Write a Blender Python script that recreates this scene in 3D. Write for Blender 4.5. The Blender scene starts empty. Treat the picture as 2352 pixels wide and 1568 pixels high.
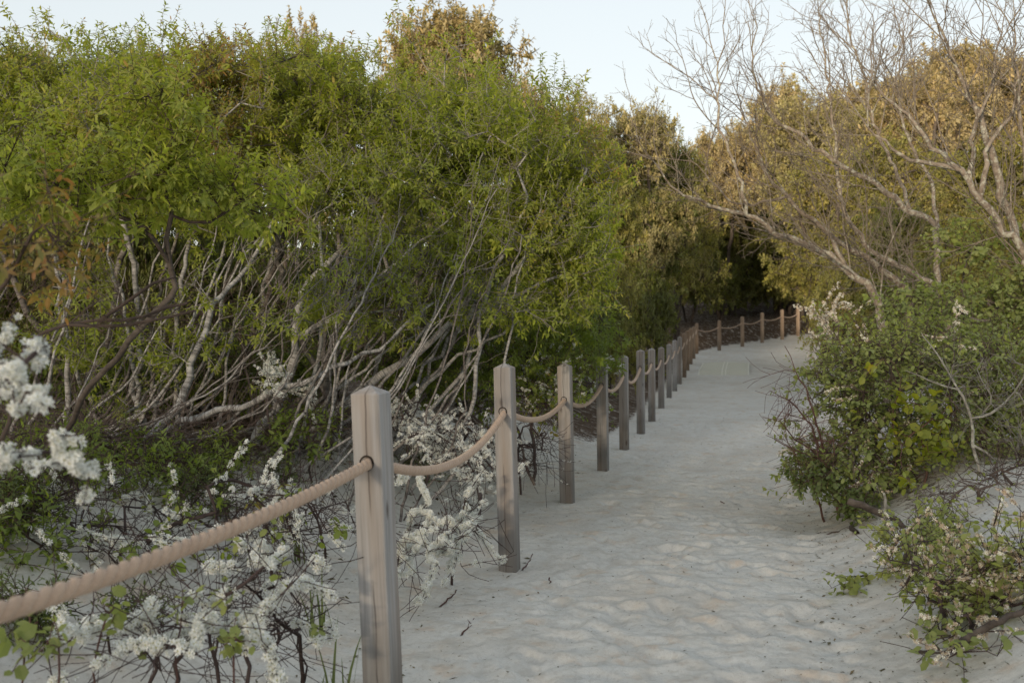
import bpy, math
import numpy as np
R = math.radians
sc = bpy.context.scene
COL = sc.collection
HC = 1.14          # eye height above the path
F = 2287.0
def img(px, py, d):
    return np.array([(px-1176)/F*d, d, HC-(py-772)/F*d])

# ------------------------------------------------------------------ noise
def _h(i, j, s):
    n = (i.astype(np.int64)*374761393 + j.astype(np.int64)*668265263 + s*974634777) & 0xffffffff
    n = ((n ^ (n >> 13))*1274126177) & 0xffffffff
    n = (n ^ (n >> 16)) & 0xffffff
    return n/float(0xffffff)
def vn(x, y, s=0):
    x = np.asarray(x, float); y = np.asarray(y, float)
    i = np.floor(x); j = np.floor(y); fx = x-i; fy = y-j
    fx = fx*fx*fx*(fx*(fx*6-15)+10); fy = fy*fy*fy*(fy*(fy*6-15)+10)
    a = _h(i, j, s); b = _h(i+1, j, s); c = _h(i, j+1, s); d = _h(i+1, j+1, s)
    return (a*(1-fx)+b*fx)*(1-fy)+(c*(1-fx)+d*fx)*fy - .5
def sst(t):
    t = np.clip(t, 0, 1); return t*t*(3-2*t)

# ------------------------------------------------------------------ terrain
def fence_x(y):
    return np.interp(y, [-60, 0, 2.84, 4.9, 6.8, 8.4, 10.1, 12, 13.5, 15.7, 18.2, 23, 29, 31, 34.6, 45],
                     [-13, -.98, -.41, -.04, .37, .76, 1.13, 1.55, 1.9, 2.36, 2.86, 3.98, 5.42, 6.6, 10., 22])
def path_r(y):
    return np.interp(y, [-60, 0, 3.3, 5, 7.5, 10, 15, 20, 26, 30, 36, 60], [-8, .62, 1.22, 1.58, 2.12, 2.75, 4.2, 5.9, 8.2, 10.5, 15., 40])
def gz(x, y):
    x = np.asarray(x, float); y = np.asarray(y, float)
    z = np.interp(y, [-400, 0, 16, 18, 20, 23, 26, 29, 32, 35, 40, 60, 100, 400], [0, 0, 0, .02, .08, .22, .42, .62, .84, 1.08, 1.45, 4.2, 9, 12])
    z = z + .022*np.clip(x-6, 0, 12)*sst((y-22)/10)
    xf = fence_x(y); xr = path_r(y)
    tl = (xf-.12-x)
    z = z + .52*sst(tl/2.0) + .5*sst((tl-3)/10)
    tr = x-xr
    z = z + .40*sst((tr+.1)/1.15) + .45*sst((tr-1.0)/4) + .8*sst((tr-4)/15)
    shade_ridge = 15.0 + 3.*vn(x*.06, y*.0+3, 5) + 1.5*vn(x*.2, y*0+1, 6)  # unseen rise behind the camera, added to hold back the low sun
    z = z + shade_ridge*sst((-y-30)/80)*(1-.3*sst((-y-115)/80))
    return z
def gzd(x, y):
    """terrain with sand detail"""
    z = gz(x, y)
    amp = .35 + .65*sst((x-fence_x(y)+.25)/.4)*sst((path_r(y)+.5-x)/.6)
    m = 1.0
    z = z + m*(.028*vn(x*1.3, y*1.3, 1) + amp*(.003*vn(x*3.4, y*3.4, 2) + .005*vn(x*7.5, y*7.5, 3)+.010*vn(x*15, y*15, 4)+.0065*vn(x*31, y*31, 8)))
    return z

# ------------------------------------------------------------------ object helpers
def link(o, parent=None):
    COL.objects.link(o)
    if parent is not None: o.parent = parent
    return o
def tag(o, label=None, cat=None, group=None, kind=None):
    if label: o['label'] = label
    if cat: o['category'] = cat
    if group: o['group'] = group
    if kind: o['kind'] = kind
    return o
def empty(name, loc):
    o = bpy.data.objects.new(name, None); o.empty_display_size = .1; o.location = loc
    return link(o)

class MB:
    def __init__(s): s.v=[]; s.t=[]; s.q=[]; s.n=0; s.a={}; s.mt=[]; s.mq=[]
    def add(s, v, tris=None, quads=None, attrs=None, mat=0):
        v = np.asarray(v, float).reshape(-1, 3)
        if tris is not None and len(tris): t=np.asarray(tris, np.int64).reshape(-1,3)+s.n; s.t.append(t); s.mt.append(np.full(len(t), mat))
        if quads is not None and len(quads): q=np.asarray(quads, np.int64).reshape(-1,4)+s.n; s.q.append(q); s.mq.append(np.full(len(q), mat))
        for k, val in (attrs or {}).items():
            s.a.setdefault(k, []).append((s.n, np.asarray(val, float).ravel()))
        s.v.append(v); s.n += len(v)
    def build(s, name, mats, parent=None, origin=(0,0,0), smooth=False):
        V = np.concatenate(s.v)-np.asarray(origin)
        T = np.concatenate(s.t) if s.t else np.zeros((0,3), np.int64)
        Q = np.concatenate(s.q) if s.q else np.zeros((0,4), np.int64)
        me = bpy.data.meshes.new(name)
        me.vertices.add(len(V)); me.vertices.foreach_set('co', V.astype(np.float32).ravel())
        li = np.concatenate([T.ravel(), Q.ravel()]).astype(np.int32)
        me.loops.add(len(li)); me.loops.foreach_set('vertex_index', li)
        ls = np.concatenate([np.arange(len(T))*3, len(T)*3+np.arange(len(Q))*4]).astype(np.int32)
        me.polygons.add(len(ls)); me.polygons.foreach_set('loop_start', ls)
        try: me.polygons.foreach_set('loop_total', np.concatenate([np.full(len(T),3), np.full(len(Q),4)]).astype(np.int32))
        except Exception: pass
        mi = np.concatenate([np.concatenate(s.mt) if s.mt else np.zeros(0), np.concatenate(s.mq) if s.mq else np.zeros(0)]).astype(np.int32)
        if not isinstance(mats, (list, tuple)): mats = [mats]
        for m in mats: me.materials.append(m)
        me.polygons.foreach_set('material_index', mi)
        me.polygons.foreach_set('use_smooth', np.full(len(ls), smooth, bool))
        for k, parts in s.a.items():
            arr = np.zeros(len(V), np.float32)
            for st, val in parts: arr[st:st+len(val)] = val
            at = me.attributes.new(k, 'FLOAT', 'POINT'); at.data.foreach_set('value', arr)
        me.update(calc_edges=True); me.validate()
        o = bpy.data.objects.new(name, me)
        link(o, parent)
        if parent is None: o.location = origin
        return o

def norm(a): return a/np.maximum(np.linalg.norm(a, axis=-1, keepdims=True), 1e-9)

# ------------------------------------------------------------------ materials
def nm(name):
    m = bpy.data.materials.new(name); m.use_nodes = True
    nt = m.node_tree; nt.nodes.clear()
    out = nt.nodes.new('ShaderNodeOutputMaterial')
    return m, nt, out
class NT:
    def __init__(s, nt): s.nt = nt
    def n(s, t, **kw):
        nd = s.nt.nodes.new(t)
        for k, v in kw.items():
            if k.startswith('i_'):
                key = k[2:]; key = int(key) if key.isdigit() else key.replace('_', ' ')
                if isinstance(v, bpy.types.NodeSocket): s.nt.links.new(v, nd.inputs[key])
                else: nd.inputs[key].default_value = v
            else: setattr(nd, k, v)
        return nd
    def ramp(s, fac, stops):
        r = s.nt.nodes.new('ShaderNodeValToRGB'); e = r.color_ramp.elements
        while len(e) < len(stops): e.new(.5)
        for el, (p, c) in zip(e, stops): el.position = p; el.color = (*c, 1) if len(c)==3 else c
        s.nt.links.new(fac, r.inputs[0]); return r.outputs[0]
    def mix(s, fac, a, b, bt='MIX'):
        m = s.nt.nodes.new('ShaderNodeMix'); m.data_type = 'RGBA'; m.blend_type = bt
        for sock, v in ((m.inputs[0], fac), (m.inputs[6], a), (m.inputs[7], b)):
            if isinstance(v, bpy.types.NodeSocket): s.nt.links.new(v, sock)
            else: sock.default_value = v if not isinstance(v, tuple) else ((*v, 1) if len(v)==3 else v)
        return m.outputs[2]
    def math(s, op, a, b=0., c=0.):
        m = s.nt.nodes.new('ShaderNodeMath'); m.operation = op
        for sock, v in zip(m.inputs, (a, b, c)):
            if isinstance(v, bpy.types.NodeSocket): s.nt.links.new(v, sock)
            else: sock.default_value = v
        return m.outputs[0]
    def attr(s, name):
        return s.n('ShaderNodeAttribute', attribute_name=name).outputs['Fac']
    def noise(s, vec=None, scale=5., detail=3., rough=.5):
        nd = s.n('ShaderNodeTexNoise', i_Scale=scale, i_Detail=detail, i_Roughness=rough)
        if vec is not None: s.nt.links.new(vec, nd.inputs['Vector'])
        return nd.outputs['Fac']
    def mapv(s, vec, scale):
        return s.n('ShaderNodeMapping', i_Vector=vec, i_Scale=scale).outputs[0]

def leaf_mat(name, stops, trans=.3, rough=.55):
    m, nt, out = nm(name); N = NT(nt)
    col = N.ramp(N.attr('hue'), stops)
    geo = N.n('ShaderNodeNewGeometry')
    back = N.mix(geo.outputs['Backfacing'], col, N.mix(.35, col, (.16,.17,.10)))
    p = N.n('ShaderNodeBsdfPrincipled', i_Base_Color=back, i_Roughness=rough)
    p.inputs['Specular IOR Level'].default_value = .3
    t = N.n('ShaderNodeBsdfTranslucent', i_Color=N.mix(1., N.mix(.35, col, (.40,.44,.04)), (1.15,1.15,1.), 'MULTIPLY'))
    mx = N.n('ShaderNodeMixShader', i_0=trans, i_1=p.outputs[0], i_2=t.outputs[0])
    nt.links.new(mx.outputs[0], out.inputs[0]); return m

def bark_mat(name, dark, light, twig, bands=.6, lichen=None, rt=.012):
    m, nt, out = nm(name); N = NT(nt)
    al = N.attr('along'); rd = N.attr('rad'); tn = N.attr('tone')
    oc = N.n('ShaderNodeTexCoord').outputs['Object']
    comb = N.n('ShaderNodeCombineXYZ', i_X=al, i_Y=N.math('MULTIPLY', N.noise(oc, 9., 2.), .12), i_Z=0.)
    band = N.noise(N.mapv(comb.outputs[0], (55, 30, 1)), 1., 3., .7)
    pat = N.noise(oc, 16., 4., .65)
    f = N.math('ADD', N.math('MULTIPLY', band, bands), N.math('MULTIPLY', pat, 1-bands))
    col = N.ramp(f, [(.36, dark), (.47, tuple(.5*(a+b) for a, b in zip(dark, light))), (.58, light)])
    if lichen:
        col = N.mix(N.ramp(N.noise(oc, 26., 3., .6), [(.52, (0,0,0)), (.6, (1,1,1))]), col, lichen)
    tw = N.ramp(N.math('DIVIDE', rd, rt), [(.25, (0,0,0)), (1., (1,1,1))])
    col = N.mix(tw, twig, col)
    col = N.mix(tn, col, N.mix(1., col, (.42,.37,.34), 'MULTIPLY'))
    bp = N.n('ShaderNodeBump', i_Strength=.5, i_Distance=.006, i_Height=f)
    p = N.n('ShaderNodeBsdfPrincipled', i_Base_Color=col, i_Roughness=.85, i_Normal=bp.outputs[0])
    p.inputs['Specular IOR Level'].default_value = .2
    nt.links.new(p.outputs[0], out.inputs[0]); return m

def simple_mat(name, col, rough=.8, var=.3, scale=30.):
    m, nt, out = nm(name); N = NT(nt)
    oc = N.n('ShaderNodeTexCoord').outputs['Object']
    c = N.mix(N.noise(oc, scale, 3.), tuple(x*(1-var) for x in col), tuple(min(1,x*(1+var)) for x in col))
    p = N.n('ShaderNodeBsdfPrincipled', i_Base_Color=c, i_Roughness=rough)
    p.inputs['Specular IOR Level'].default_value = .25
    nt.links.new(p.outputs[0], out.inputs[0]); return m

LEAF = {
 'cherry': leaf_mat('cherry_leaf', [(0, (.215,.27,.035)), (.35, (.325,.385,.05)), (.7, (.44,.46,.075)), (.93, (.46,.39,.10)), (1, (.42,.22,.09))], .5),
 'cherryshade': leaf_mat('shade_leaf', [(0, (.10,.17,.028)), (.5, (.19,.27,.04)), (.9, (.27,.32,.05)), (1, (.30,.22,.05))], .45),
 'red': leaf_mat('reddish_leaf', [(0, (.16,.15,.03)), (.5, (.28,.15,.045)), (1, (.36,.10,.05))], .4),
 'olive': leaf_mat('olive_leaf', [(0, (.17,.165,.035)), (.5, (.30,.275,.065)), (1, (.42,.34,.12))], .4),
 'bronze': leaf_mat('sunlit_bronze_leaf', [(0, (.23,.165,.075)), (.5, (.37,.28,.135)), (1, (.47,.38,.22))], .4),  # bronze young leaves, with warm sunlight mixed into the colour
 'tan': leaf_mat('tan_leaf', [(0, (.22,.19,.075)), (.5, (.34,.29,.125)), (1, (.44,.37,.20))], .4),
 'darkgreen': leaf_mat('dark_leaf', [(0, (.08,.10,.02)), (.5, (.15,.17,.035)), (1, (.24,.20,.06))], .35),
 'bay': leaf_mat('rounded_leaf', [(0, (.17,.22,.065)), (.5, (.28,.335,.095)), (1, (.38,.40,.12))], .4),
 'vine': leaf_mat('vine_leaf', [(0, (.18,.24,.018)), (.6, (.30,.32,.03)), (.9,(.36,.30,.03)), (1, (.40,.19,.04))], .45),
 'heath': leaf_mat('heath_leaf', [(0, (.05,.10,.02)), (1, (.12,.16,.04))], .3),
 'brush': leaf_mat('brown_leaf', [(0, (.06,.05,.025)), (.6, (.11,.085,.045)), (1,(.16,.11,.06))], .2),
}
BARK = {
 'pale': bark_mat('pale_bark', (.045,.038,.034), (.42,.41,.395), (.22,.20,.185), .62, None, .006),
 'twig': bark_mat('grey_twig', (.07,.055,.05), (.20,.175,.155), (.10,.075,.066), .3),
 'bare': bark_mat('bare_bark', (.11,.085,.065), (.27,.225,.18), (.17,.142,.112), .25, (.36,.35,.285), .008),
 'dark': bark_mat('dark_bark', (.035,.027,.022), (.11,.09,.075), (.07,.05,.04), .3),
 'plum': bark_mat('plum_bark', (.05,.038,.036), (.12,.10,.095), (.065,.045,.042), .4),
 'red': bark_mat('red_twig', (.06,.035,.03), (.14,.09,.075), (.10,.055,.048), .3),
 'lichen': bark_mat('lichen_bark', (.12,.11,.095), (.26,.25,.22), (.18,.17,.15), .3, (.34,.345,.30), .006),
}
def flower_mats():
    m, nt, out = nm('white_petal'); N = NT(nt)
    col = N.ramp(N.attr('hue'), [(0, (.76,.78,.74)), (.6, (.88,.89,.86)), (1, (.82,.80,.73))])
    p = N.n('ShaderNodeBsdfPrincipled', i_Base_Color=col, i_Roughness=.6)
    t = N.n('ShaderNodeBsdfTranslucent', i_Color=col)
    mx = N.n('ShaderNodeMixShader', i_0=.3, i_1=p.outputs[0], i_2=t.outputs[0])
    nt.links.new(mx.outputs[0], out.inputs[0])
    m2, nt2, out2 = nm('faded_petal'); N2 = NT(nt2)
    col = N2.ramp(N2.attr('hue'), [(0, (.36,.26,.18)), (.55, (.52,.42,.32)), (.7, (.75,.72,.62)), (1, (.80,.80,.74))])
    p = N2.n('ShaderNodeBsdfPrincipled', i_Base_Color=col, i_Roughness=.7)
    nt2.links.new(p.outputs[0], out2.inputs[0])
    return m, m2
PETAL, FADED = flower_mats()
HEART = simple_mat('flower_heart', (.42,.40,.16))

# ------------------------------------------------------------------ skeleton
class Skel:
    def __init__(s): s.p=[]; s.par=[]; s.mr=[]
    def poly(s, pts, r0, r1, step=.1, attach=-1, jit=.0, rng=None):
        pts = np.asarray(pts, float)
        P = np.vstack([2*pts[0]-pts[1], pts, 2*pts[-1]-pts[-2]]); out=[pts[0]]
        for i in range(1, len(P)-2):
            a, b, c, d = P[i-1], P[i], P[i+1], P[i+2]
            n = max(1, int(round(np.linalg.norm(c-b)/step)))
            for k in range(1, n+1):
                t = k/n
                q = .5*((2*b)+(c-a)*t+(2*a-5*b+4*c-d)*t*t+(3*b-3*c+d-a)*t**3)
                out.append(q)
        out = np.array(out)
        if rng is not None and jit>0: out[1:] += rng.normal(0, jit, (len(out)-1, 3))
        prev = attach
        for i, q in enumerate(out):
            if i == 0 and attach >= 0: continue
            s.p.append(q); s.par.append(prev); prev = len(s.p)-1
            s.mr.append(r0+(r1-r0)*i/(len(out)-1))
        return prev
    def near(s, pt):
        return int(np.argmin(np.linalg.norm(np.array(s.p)-pt, axis=1)))
    def dirn(s, j):
        p = s.par[j]
        if p < 0: return np.array([0,0,1.])
        return norm(s.p[j]-s.p[p])
    def grow(s, targets, rng, step=.12, up=.15, jit=.012, along=.35, pen=.0, maxd=1e9):
        tg = np.asarray(targets); N0 = len(s.p)
        buf = np.zeros((N0+len(tg)*40+10, 3)); buf[:N0] = np.array(s.p); n = N0
        d0 = np.array([np.min(np.sum((buf[:N0]-t)**2, 1)) for t in tg])
        term = []
        for k in np.argsort(d0):
            t = tg[k]; v = t-buf[:n]; dist = np.linalg.norm(v, axis=1)
            cost = dist + pen*np.clip(-v[:, 2], 0, None)
            j = int(np.argmin(cost)); L = dist[j]
            if L > maxd or L < .02: continue
            a = buf[j].copy(); dj = s.dirn(j)
            c = a + dj*along*L + np.array([0,0,up*L*.5]) + rng.normal(0, .05*L, 3)
            m = min(30, max(1, int(L/step))); prev = j
            for i in range(1, m+1):
                u = i/m; q = (1-u)**2*a+2*u*(1-u)*c+u*u*t
                if i < m: q = q+rng.normal(0, jit, 3)
                s.p.append(q); s.par.append(prev); s.mr.append(0); buf[n] = q; prev = n; n += 1
            term.append(prev)
        return term
    def twigs(s, terms, rng, k=3, ln=(.1,.22), spread=.8, up=.2, nseg=3, back=3):
        res=[]
        for t in terms:
            d = s.dirn(t)
            chain=[t]
            while len(chain) < back and s.par[chain[-1]]>=0: chain.append(s.par[chain[-1]])
            for _ in range(k):
                b = chain[rng.integers(len(chain))]
                dd = norm(d + rng.normal(0, spread, 3) + np.array([0,0,up]))
                L = rng.uniform(*ln); prev=b; q=s.p[b]
                for i in range(nseg):
                    dd = norm(dd+rng.normal(0,.18,3)+np.array([0,0,up*.3])); q = q+dd*L/nseg
                    s.p.append(q); s.par.append(prev); s.mr.append(0); prev=len(s.p)-1
                res.append(prev)
        return res
    def mesh(s, mb, tipr=.0016, ex=.42, sides=5, rmax=.2, mat=0):
        P=np.array(s.p); par=np.array(s.par); n=len(P)
        cnt=np.zeros(n); hasch=np.zeros(n, bool); hasch[par[par>=0]]=True
        cnt[~hasch]=1
        for i in range(n-1,-1,-1):
            if par[i]>=0: cnt[par[i]]+=cnt[i]
        r=np.maximum(tipr*cnt**ex, np.array(s.mr)); r=np.minimum(r, rmax)
        along=np.zeros(n)
        main=np.full(n,-1); best=np.zeros(n)
        for i in range(n):
            j=par[i]
            if j>=0:
                along[i]=along[j]+np.linalg.norm(P[i]-P[j]); r[i]=min(r[i], r[j])
                if r[i]*1e3+cnt[i]>best[j]: best[j]=r[i]*1e3+cnt[i]; main[j]=i
        s.r=r
        root=np.zeros(n,np.int64)
        for i in range(n): root[i]=i if par[i]<0 else root[par[i]]
        tone=_h(root,root*0+7,3)**2.2; tone=np.where(root==0,tone*.3,tone)
        D=np.zeros((n,3)); ok=par>=0
        D[ok]=norm(P[ok]-P[par[ok]])
        for i in np.where(~ok)[0]: D[i]=norm(P[main[i]]-P[i]) if main[i]>=0 else (0,0,1)
        # average with main child direction
        hm=main>=0; Dr=D.copy(); Dr[hm]=norm(D[hm]+D[main[hm]])
        def rings(pos, dr, rad):
            ref=np.tile(np.array([.31,.22,.0]),(len(pos),1)); ref[:,2]=.05
            ref=np.where(np.abs(np.sum(norm(ref)*dr,1,keepdims=True))>.93, np.array([-.2,.9,.1]), ref)
            u=norm(np.cross(dr, ref)); w=np.cross(dr,u)
            a=np.arange(sides)/sides*2*math.pi
            return pos[:,None]+rad[:,None,None]*(np.cos(a)[None,:,None]*u[:,None]+np.sin(a)[None,:,None]*w[:,None])
        ring=rings(P,Dr,r)
        start=np.arange(n)
        side=np.where(ok & (main[np.maximum(par,0)]!=np.arange(n)))[0]
        ring2=rings(P[par[side]], D[side], r[side])
        startidx=par.copy(); startidx[side]=n+np.arange(len(side))
        V=np.concatenate([ring,ring2]).reshape(-1,3)
        e=np.where(ok)[0]; a0=startidx[e][:,None]*sides; b0=e[:,None]*sides
        k=np.arange(sides)[None]; k1=(np.arange(sides)+1)[None]%sides
        q=np.stack([a0+k, a0+k1, b0+k1, b0+k],-1).reshape(-1,4)
        al=np.concatenate([along, along[par[side]]]); rr=np.concatenate([r, r[side]])
        mb.add(V, quads=q, attrs={'along':np.repeat(al,sides),'rad':np.repeat(rr,sides),'tone':np.repeat(np.concatenate([tone,tone[par[side]]]),sides)}, mat=mat)

# ------------------------------------------------------------------ leaves and flowers
LT = np.array([[0,0,0],[.3,.45,.10],[.3,0,0],[.3,-.45,.10],[.68,.36,.08],[.68,0,0],[.68,-.36,.08],[1,0,0]])
LT_T = np.array([[0,2,1],[0,3,2],[5,7,4],[6,7,5]]); LT_Q=np.array([[2,5,4,1],[3,6,5,2]])
RT = np.array([[0,0,0],[.22,.42,.08],[.22,0,0],[.22,-.42,.08],[.72,.5,.08],[.72,0,0],[.72,-.5,.08],[1,0,0]])
ST = np.array([[0,0,0],[.45,.5,.10],[1,0,0],[.45,-.5,.10]])
def leaves(mb, P, D, Nn, L, W, hue, shape='l', droop=.2, mat=0):
    S=norm(np.cross(D,Nn)); Nn=np.cross(S,D)
    T = {'l':LT,'r':RT,'s':ST}[shape]
    n=len(P); k=len(T)
    L=np.broadcast_to(L,(n,)); W=np.broadcast_to(W,(n,)); dr=np.broadcast_to(droop,(n,))
    u=T[:,0][None,:,None]; sd=T[:,1][None,:,None]; nn=T[:,2][None,:,None]
    V=P[:,None]+L[:,None,None]*u*D[:,None]+W[:,None,None]*sd*S[:,None]+(W[:,None,None]*nn-L[:,None,None]*dr[:,None,None]*u**2)*Nn[:,None]
    base=(np.arange(n)*k)[:,None,None]
    h=np.repeat(np.broadcast_to(hue,(n,)),k)
    if shape=='s': mb.add(V.reshape(-1,3), tris=(base+np.array([[0,3,2],[0,2,1]])[None]).reshape(-1,3), attrs={'hue':h}, mat=mat)
    else: mb.add(V.reshape(-1,3), tris=(base+LT_T[None]).reshape(-1,3), quads=(base+LT_Q[None]).reshape(-1,4), attrs={'hue':h}, mat=mat)
def tufts(mb, tips, dirs, rng, n=9, tw=.12, L=.065, W=.024, shape='l', hue=(0,1), ang=(42,95), grav=.06, droop=.3, tiphue=.1, mat=0, hz=None):
    m=len(tips); 
    if m==0: return
    tips=np.repeat(tips,n,0); dirs=np.repeat(dirs,n,0); N=m*n
    i=np.tile(np.arange(n),m); t=(i+rng.uniform(0,1,N))/n
    P=tips-dirs*(tw*(1-t))[:,None]
    az=i*2.39996+np.repeat(rng.uniform(0,6.28,m),n)+rng.normal(0,.3,N)
    ref=np.where(np.abs(dirs[:,2:3])>.9, np.array([1.,0,0]), np.array([0,0,1.]))
    a=norm(np.cross(dirs,ref)); b=np.cross(dirs,a)
    rad=np.cos(az)[:,None]*a+np.sin(az)[:,None]*b
    A=np.radians(ang[1]+(ang[0]-ang[1])*t+rng.normal(0,9,N))
    D=norm(np.cos(A)[:,None]*dirs+np.sin(A)[:,None]*rad+np.array([0,0,-grav]))
    Nn=np.array([0,0,1.])+dirs*.6+rng.normal(0,.35,(N,3))
    Nn=norm(Nn-np.sum(Nn*D,1,keepdims=True)*D)
    size=(.55+.45*np.sin(np.pi*np.clip(t*.85+.1,0,1)))*rng.uniform(.7,1.2,N)
    clump=np.repeat(rng.uniform(-.16,.16,m),n)
    size=size*np.repeat(rng.uniform(.65,1.3,m),n)
    h=np.clip(rng.uniform(hue[0],hue[1],N)*.6+.18+clump+.55*vn(P[:,0]*1.5+P[:,1]*.6,P[:,2]*1.7,9)+tiphue*(t>.8),0,1)
    if hz is not None: h=np.clip(h+hz(P),0,1)
    leaves(mb,P,D,Nn,L*size,W*size,h,shape,droop*rng.uniform(.3,1.6,N),mat)
def flowers(mb, P, D, rng, r=.0075, mat=0, mheart=1, hue=(0,1)):
    n=len(P)
    if n==0: return
    D=norm(D); ref=np.where(np.abs(D[:,2:3])>.9,np.array([1.,0,0]),np.array([0,0,1.]))
    a=norm(np.cross(D,ref)); b=np.cross(D,a); rr=r*rng.uniform(.75,1.2,n); ph=rng.uniform(0,6.28,n)
    h=rng.uniform(hue[0],hue[1],n)
    cup=rng.uniform(.05,.6,n)
    for k in range(5):
        def pt(ang, rad, zz):
            return P+((np.cos(ang)[:,None]*a+np.sin(ang)[:,None]*b)*rad[:,None]+D*zz[:,None])
        an=ph+k*1.2566
        V=np.stack([pt(an,rr*.12,rr*0), pt(an-.42,rr*.72,rr*cup*.45), pt(an,rr*1.05,rr*cup*.8), pt(an+.42,rr*.72,rr*cup*.45)],1)
        mb.add(V.reshape(-1,3), quads=(np.arange(n)[:,None]*4+np.arange(4)), attrs={'hue':np.repeat(np.clip(h+rng.normal(0,.1,n),0,1),4)}, mat=mat)
    q=rr*.22
    V=np.stack([P+D*(rr*.12)[:,None]+(a*cx+b*cy)*q[:,None] for cx,cy in ((1,0),(0,1),(-1,0),(0,-1))],1)
    mb.add(V.reshape(-1,3), quads=(np.arange(n)[:,None]*4+np.arange(4)), mat=mheart)
def flower_along(mb, sk, chains, rng, per_m=260, rad=.018, r=.0075, hue=(0,1), clump=.0):
    """chains: list of node index lists, flowers wrap around them"""
    PP=[];DD=[]
    for ch in chains:
        pts=np.array([sk.p[i] for i in ch]); 
        if len(pts)<2: continue
        seg=np.linalg.norm(np.diff(pts,axis=0),axis=1); L=seg.sum(); n=int(per_m*L*rng.uniform(.7,1.2))
        if n<1: continue
        s=rng.uniform(0,L,n)
        if clump>0:
            c=rng.uniform(0,L,max(1,int(L/.05))); s=np.clip(c[rng.integers(len(c),size=n)]+rng.normal(0,clump,n),0,L)
        cs=np.concatenate([[0],np.cumsum(seg)])
        p=np.stack([np.interp(s,cs,pts[:,k]) for k in range(3)],1)
        v=norm(rng.normal(0,1,(n,3))+np.array([0,0,.45]))
        taper=.45+.55*np.clip((L-s)/(.12),0,1)
        PP.append(p+v*(rad*rng.uniform(.45,1.15,n)*taper)[:,None]); DD.append(norm(v+rng.normal(0,.3,(n,3))))
    if PP: flowers(mb,np.concatenate(PP),np.concatenate(DD),rng,r,hue=hue)
def blob(c, r, n, rng, shell=.5, lump=.3, seed=0):
    v=norm(rng.normal(0,1,(n,3)))
    g=np.random.default_rng(seed+11); k=g.normal(0,2.2,(5,3)); ph=g.uniform(0,6.28,5)
    f=1+lump*np.mean(np.sin(v@k.T+ph),1)*1.6
    rad=(shell+(1-shell)*rng.uniform(0,1,n)**.6)
    rad=np.where(rng.uniform(0,1,n)<.25, rng.uniform(.1,1,n)**.5, rad)
    return np.asarray(c)+v*np.asarray(r)*(rad*f)[:,None]
def iblob(px,py,d,rx,ry,rd,n,rng,**k):
    return blob(img(px,py,d),(rx*d/F,rd,ry*d/F),n,rng,**k)
def ipl(pts): return np.array([img(*p) for p in pts])
def tipdir(sk, T):
    P=np.array([sk.p[i] for i in T]); D=np.array([sk.dirn(i) for i in T]); return P,D
def chain(sk, t, length):
    out=[t]; L=0
    while L<length and sk.par[out[-1]]>=0:
        p=sk.par[out[-1]]; L+=np.linalg.norm(sk.p[p]-sk.p[out[-1]]); out.append(p)
    return out

# ------------------------------------------------------------------ world, sun, camera
EL, AZ = R(6.0), R(204)
w = bpy.data.worlds.new('World'); sc.world = w; w.use_nodes = True
nt = w.node_tree; nt.nodes.clear(); N = NT(nt)
sky = N.n('ShaderNodeTexSky', sky_type='NISHITA', sun_disc=False, sun_elevation=EL, sun_rotation=AZ, altitude=0., air_density=1., dust_density=1.6, ozone_density=1.)
hs = N.n('ShaderNodeGamma', i_Color=sky.outputs[0], i_Gamma=.34)   # thin high haze evens the sky out
hs2 = N.n('ShaderNodeHueSaturation', i_Saturation=.72, i_Color=hs.outputs[0])
bg = N.n('ShaderNodeBackground', i_Color=hs2.outputs[0], i_Strength=.15)
nt.links.new(bg.outputs[0], N.n('ShaderNodeOutputWorld').inputs[0])
sl = bpy.data.lights.new('sun', 'SUN'); sl.energy = 2.0; sl.angle = R(6.5); sl.color = (1, .82, .60)
so = link(bpy.data.objects.new('sun', sl))
sd = np.array([math.sin(AZ)*math.cos(EL), math.cos(AZ)*math.cos(EL), math.sin(EL)])
from mathutils import Vector
so.rotation_euler = Vector(sd).to_track_quat('Z', 'Y').to_euler(); so.location = (-5, -20, 14)
cd = bpy.data.cameras.new('camera'); cam = link(bpy.data.objects.new('camera', cd))
cam.location = (0, 0, HC); cam.rotation_euler = (R(90), 0, 0)
cd.sensor_width = 36; cd.lens = 36*F/2352; cd.shift_y = -(784-772)/2352*-1*-1
cd.clip_start = .05; cd.clip_end = 2000
cd.dof.use_dof = True; cd.dof.focus_distance = 5.0; cd.dof.aperture_fstop = 4.5
sc.camera = cam
vs = sc.view_settings; vs.view_transform = 'Standard'; vs.look = 'None'; vs.exposure = 2.18; vs.gamma = 1
sc.cycles.max_bounces = 8; sc.cycles.diffuse_bounces = 6; sc.cycles.transmission_bounces = 6; sc.cycles.transparent_max_bounces = 4
sc.cycles.sample_clamp_indirect = 6
#@@GROUND
rng = np.random.default_rng(3)
def axis(a, b, st, lo, hi, g):
    m = list(np.arange(a, b, st)); s = st; v = m[-1]
    while v < hi: s = min(s*g, 40); v += s; m.append(v)
    s = st; v = a; pre=[]
    while v > lo: s = min(s*g, 40); v -= s; pre.append(v)
    return np.array(pre[::-1]+m)
xs = axis(-2.0, 3.0, .02, -450, 450, 1.03); ys = axis(1.5, 8.0, .02, -450, 500, 1.018)
X, Y = np.meshgrid(xs, ys); Z = gzd(X, Y)
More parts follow.
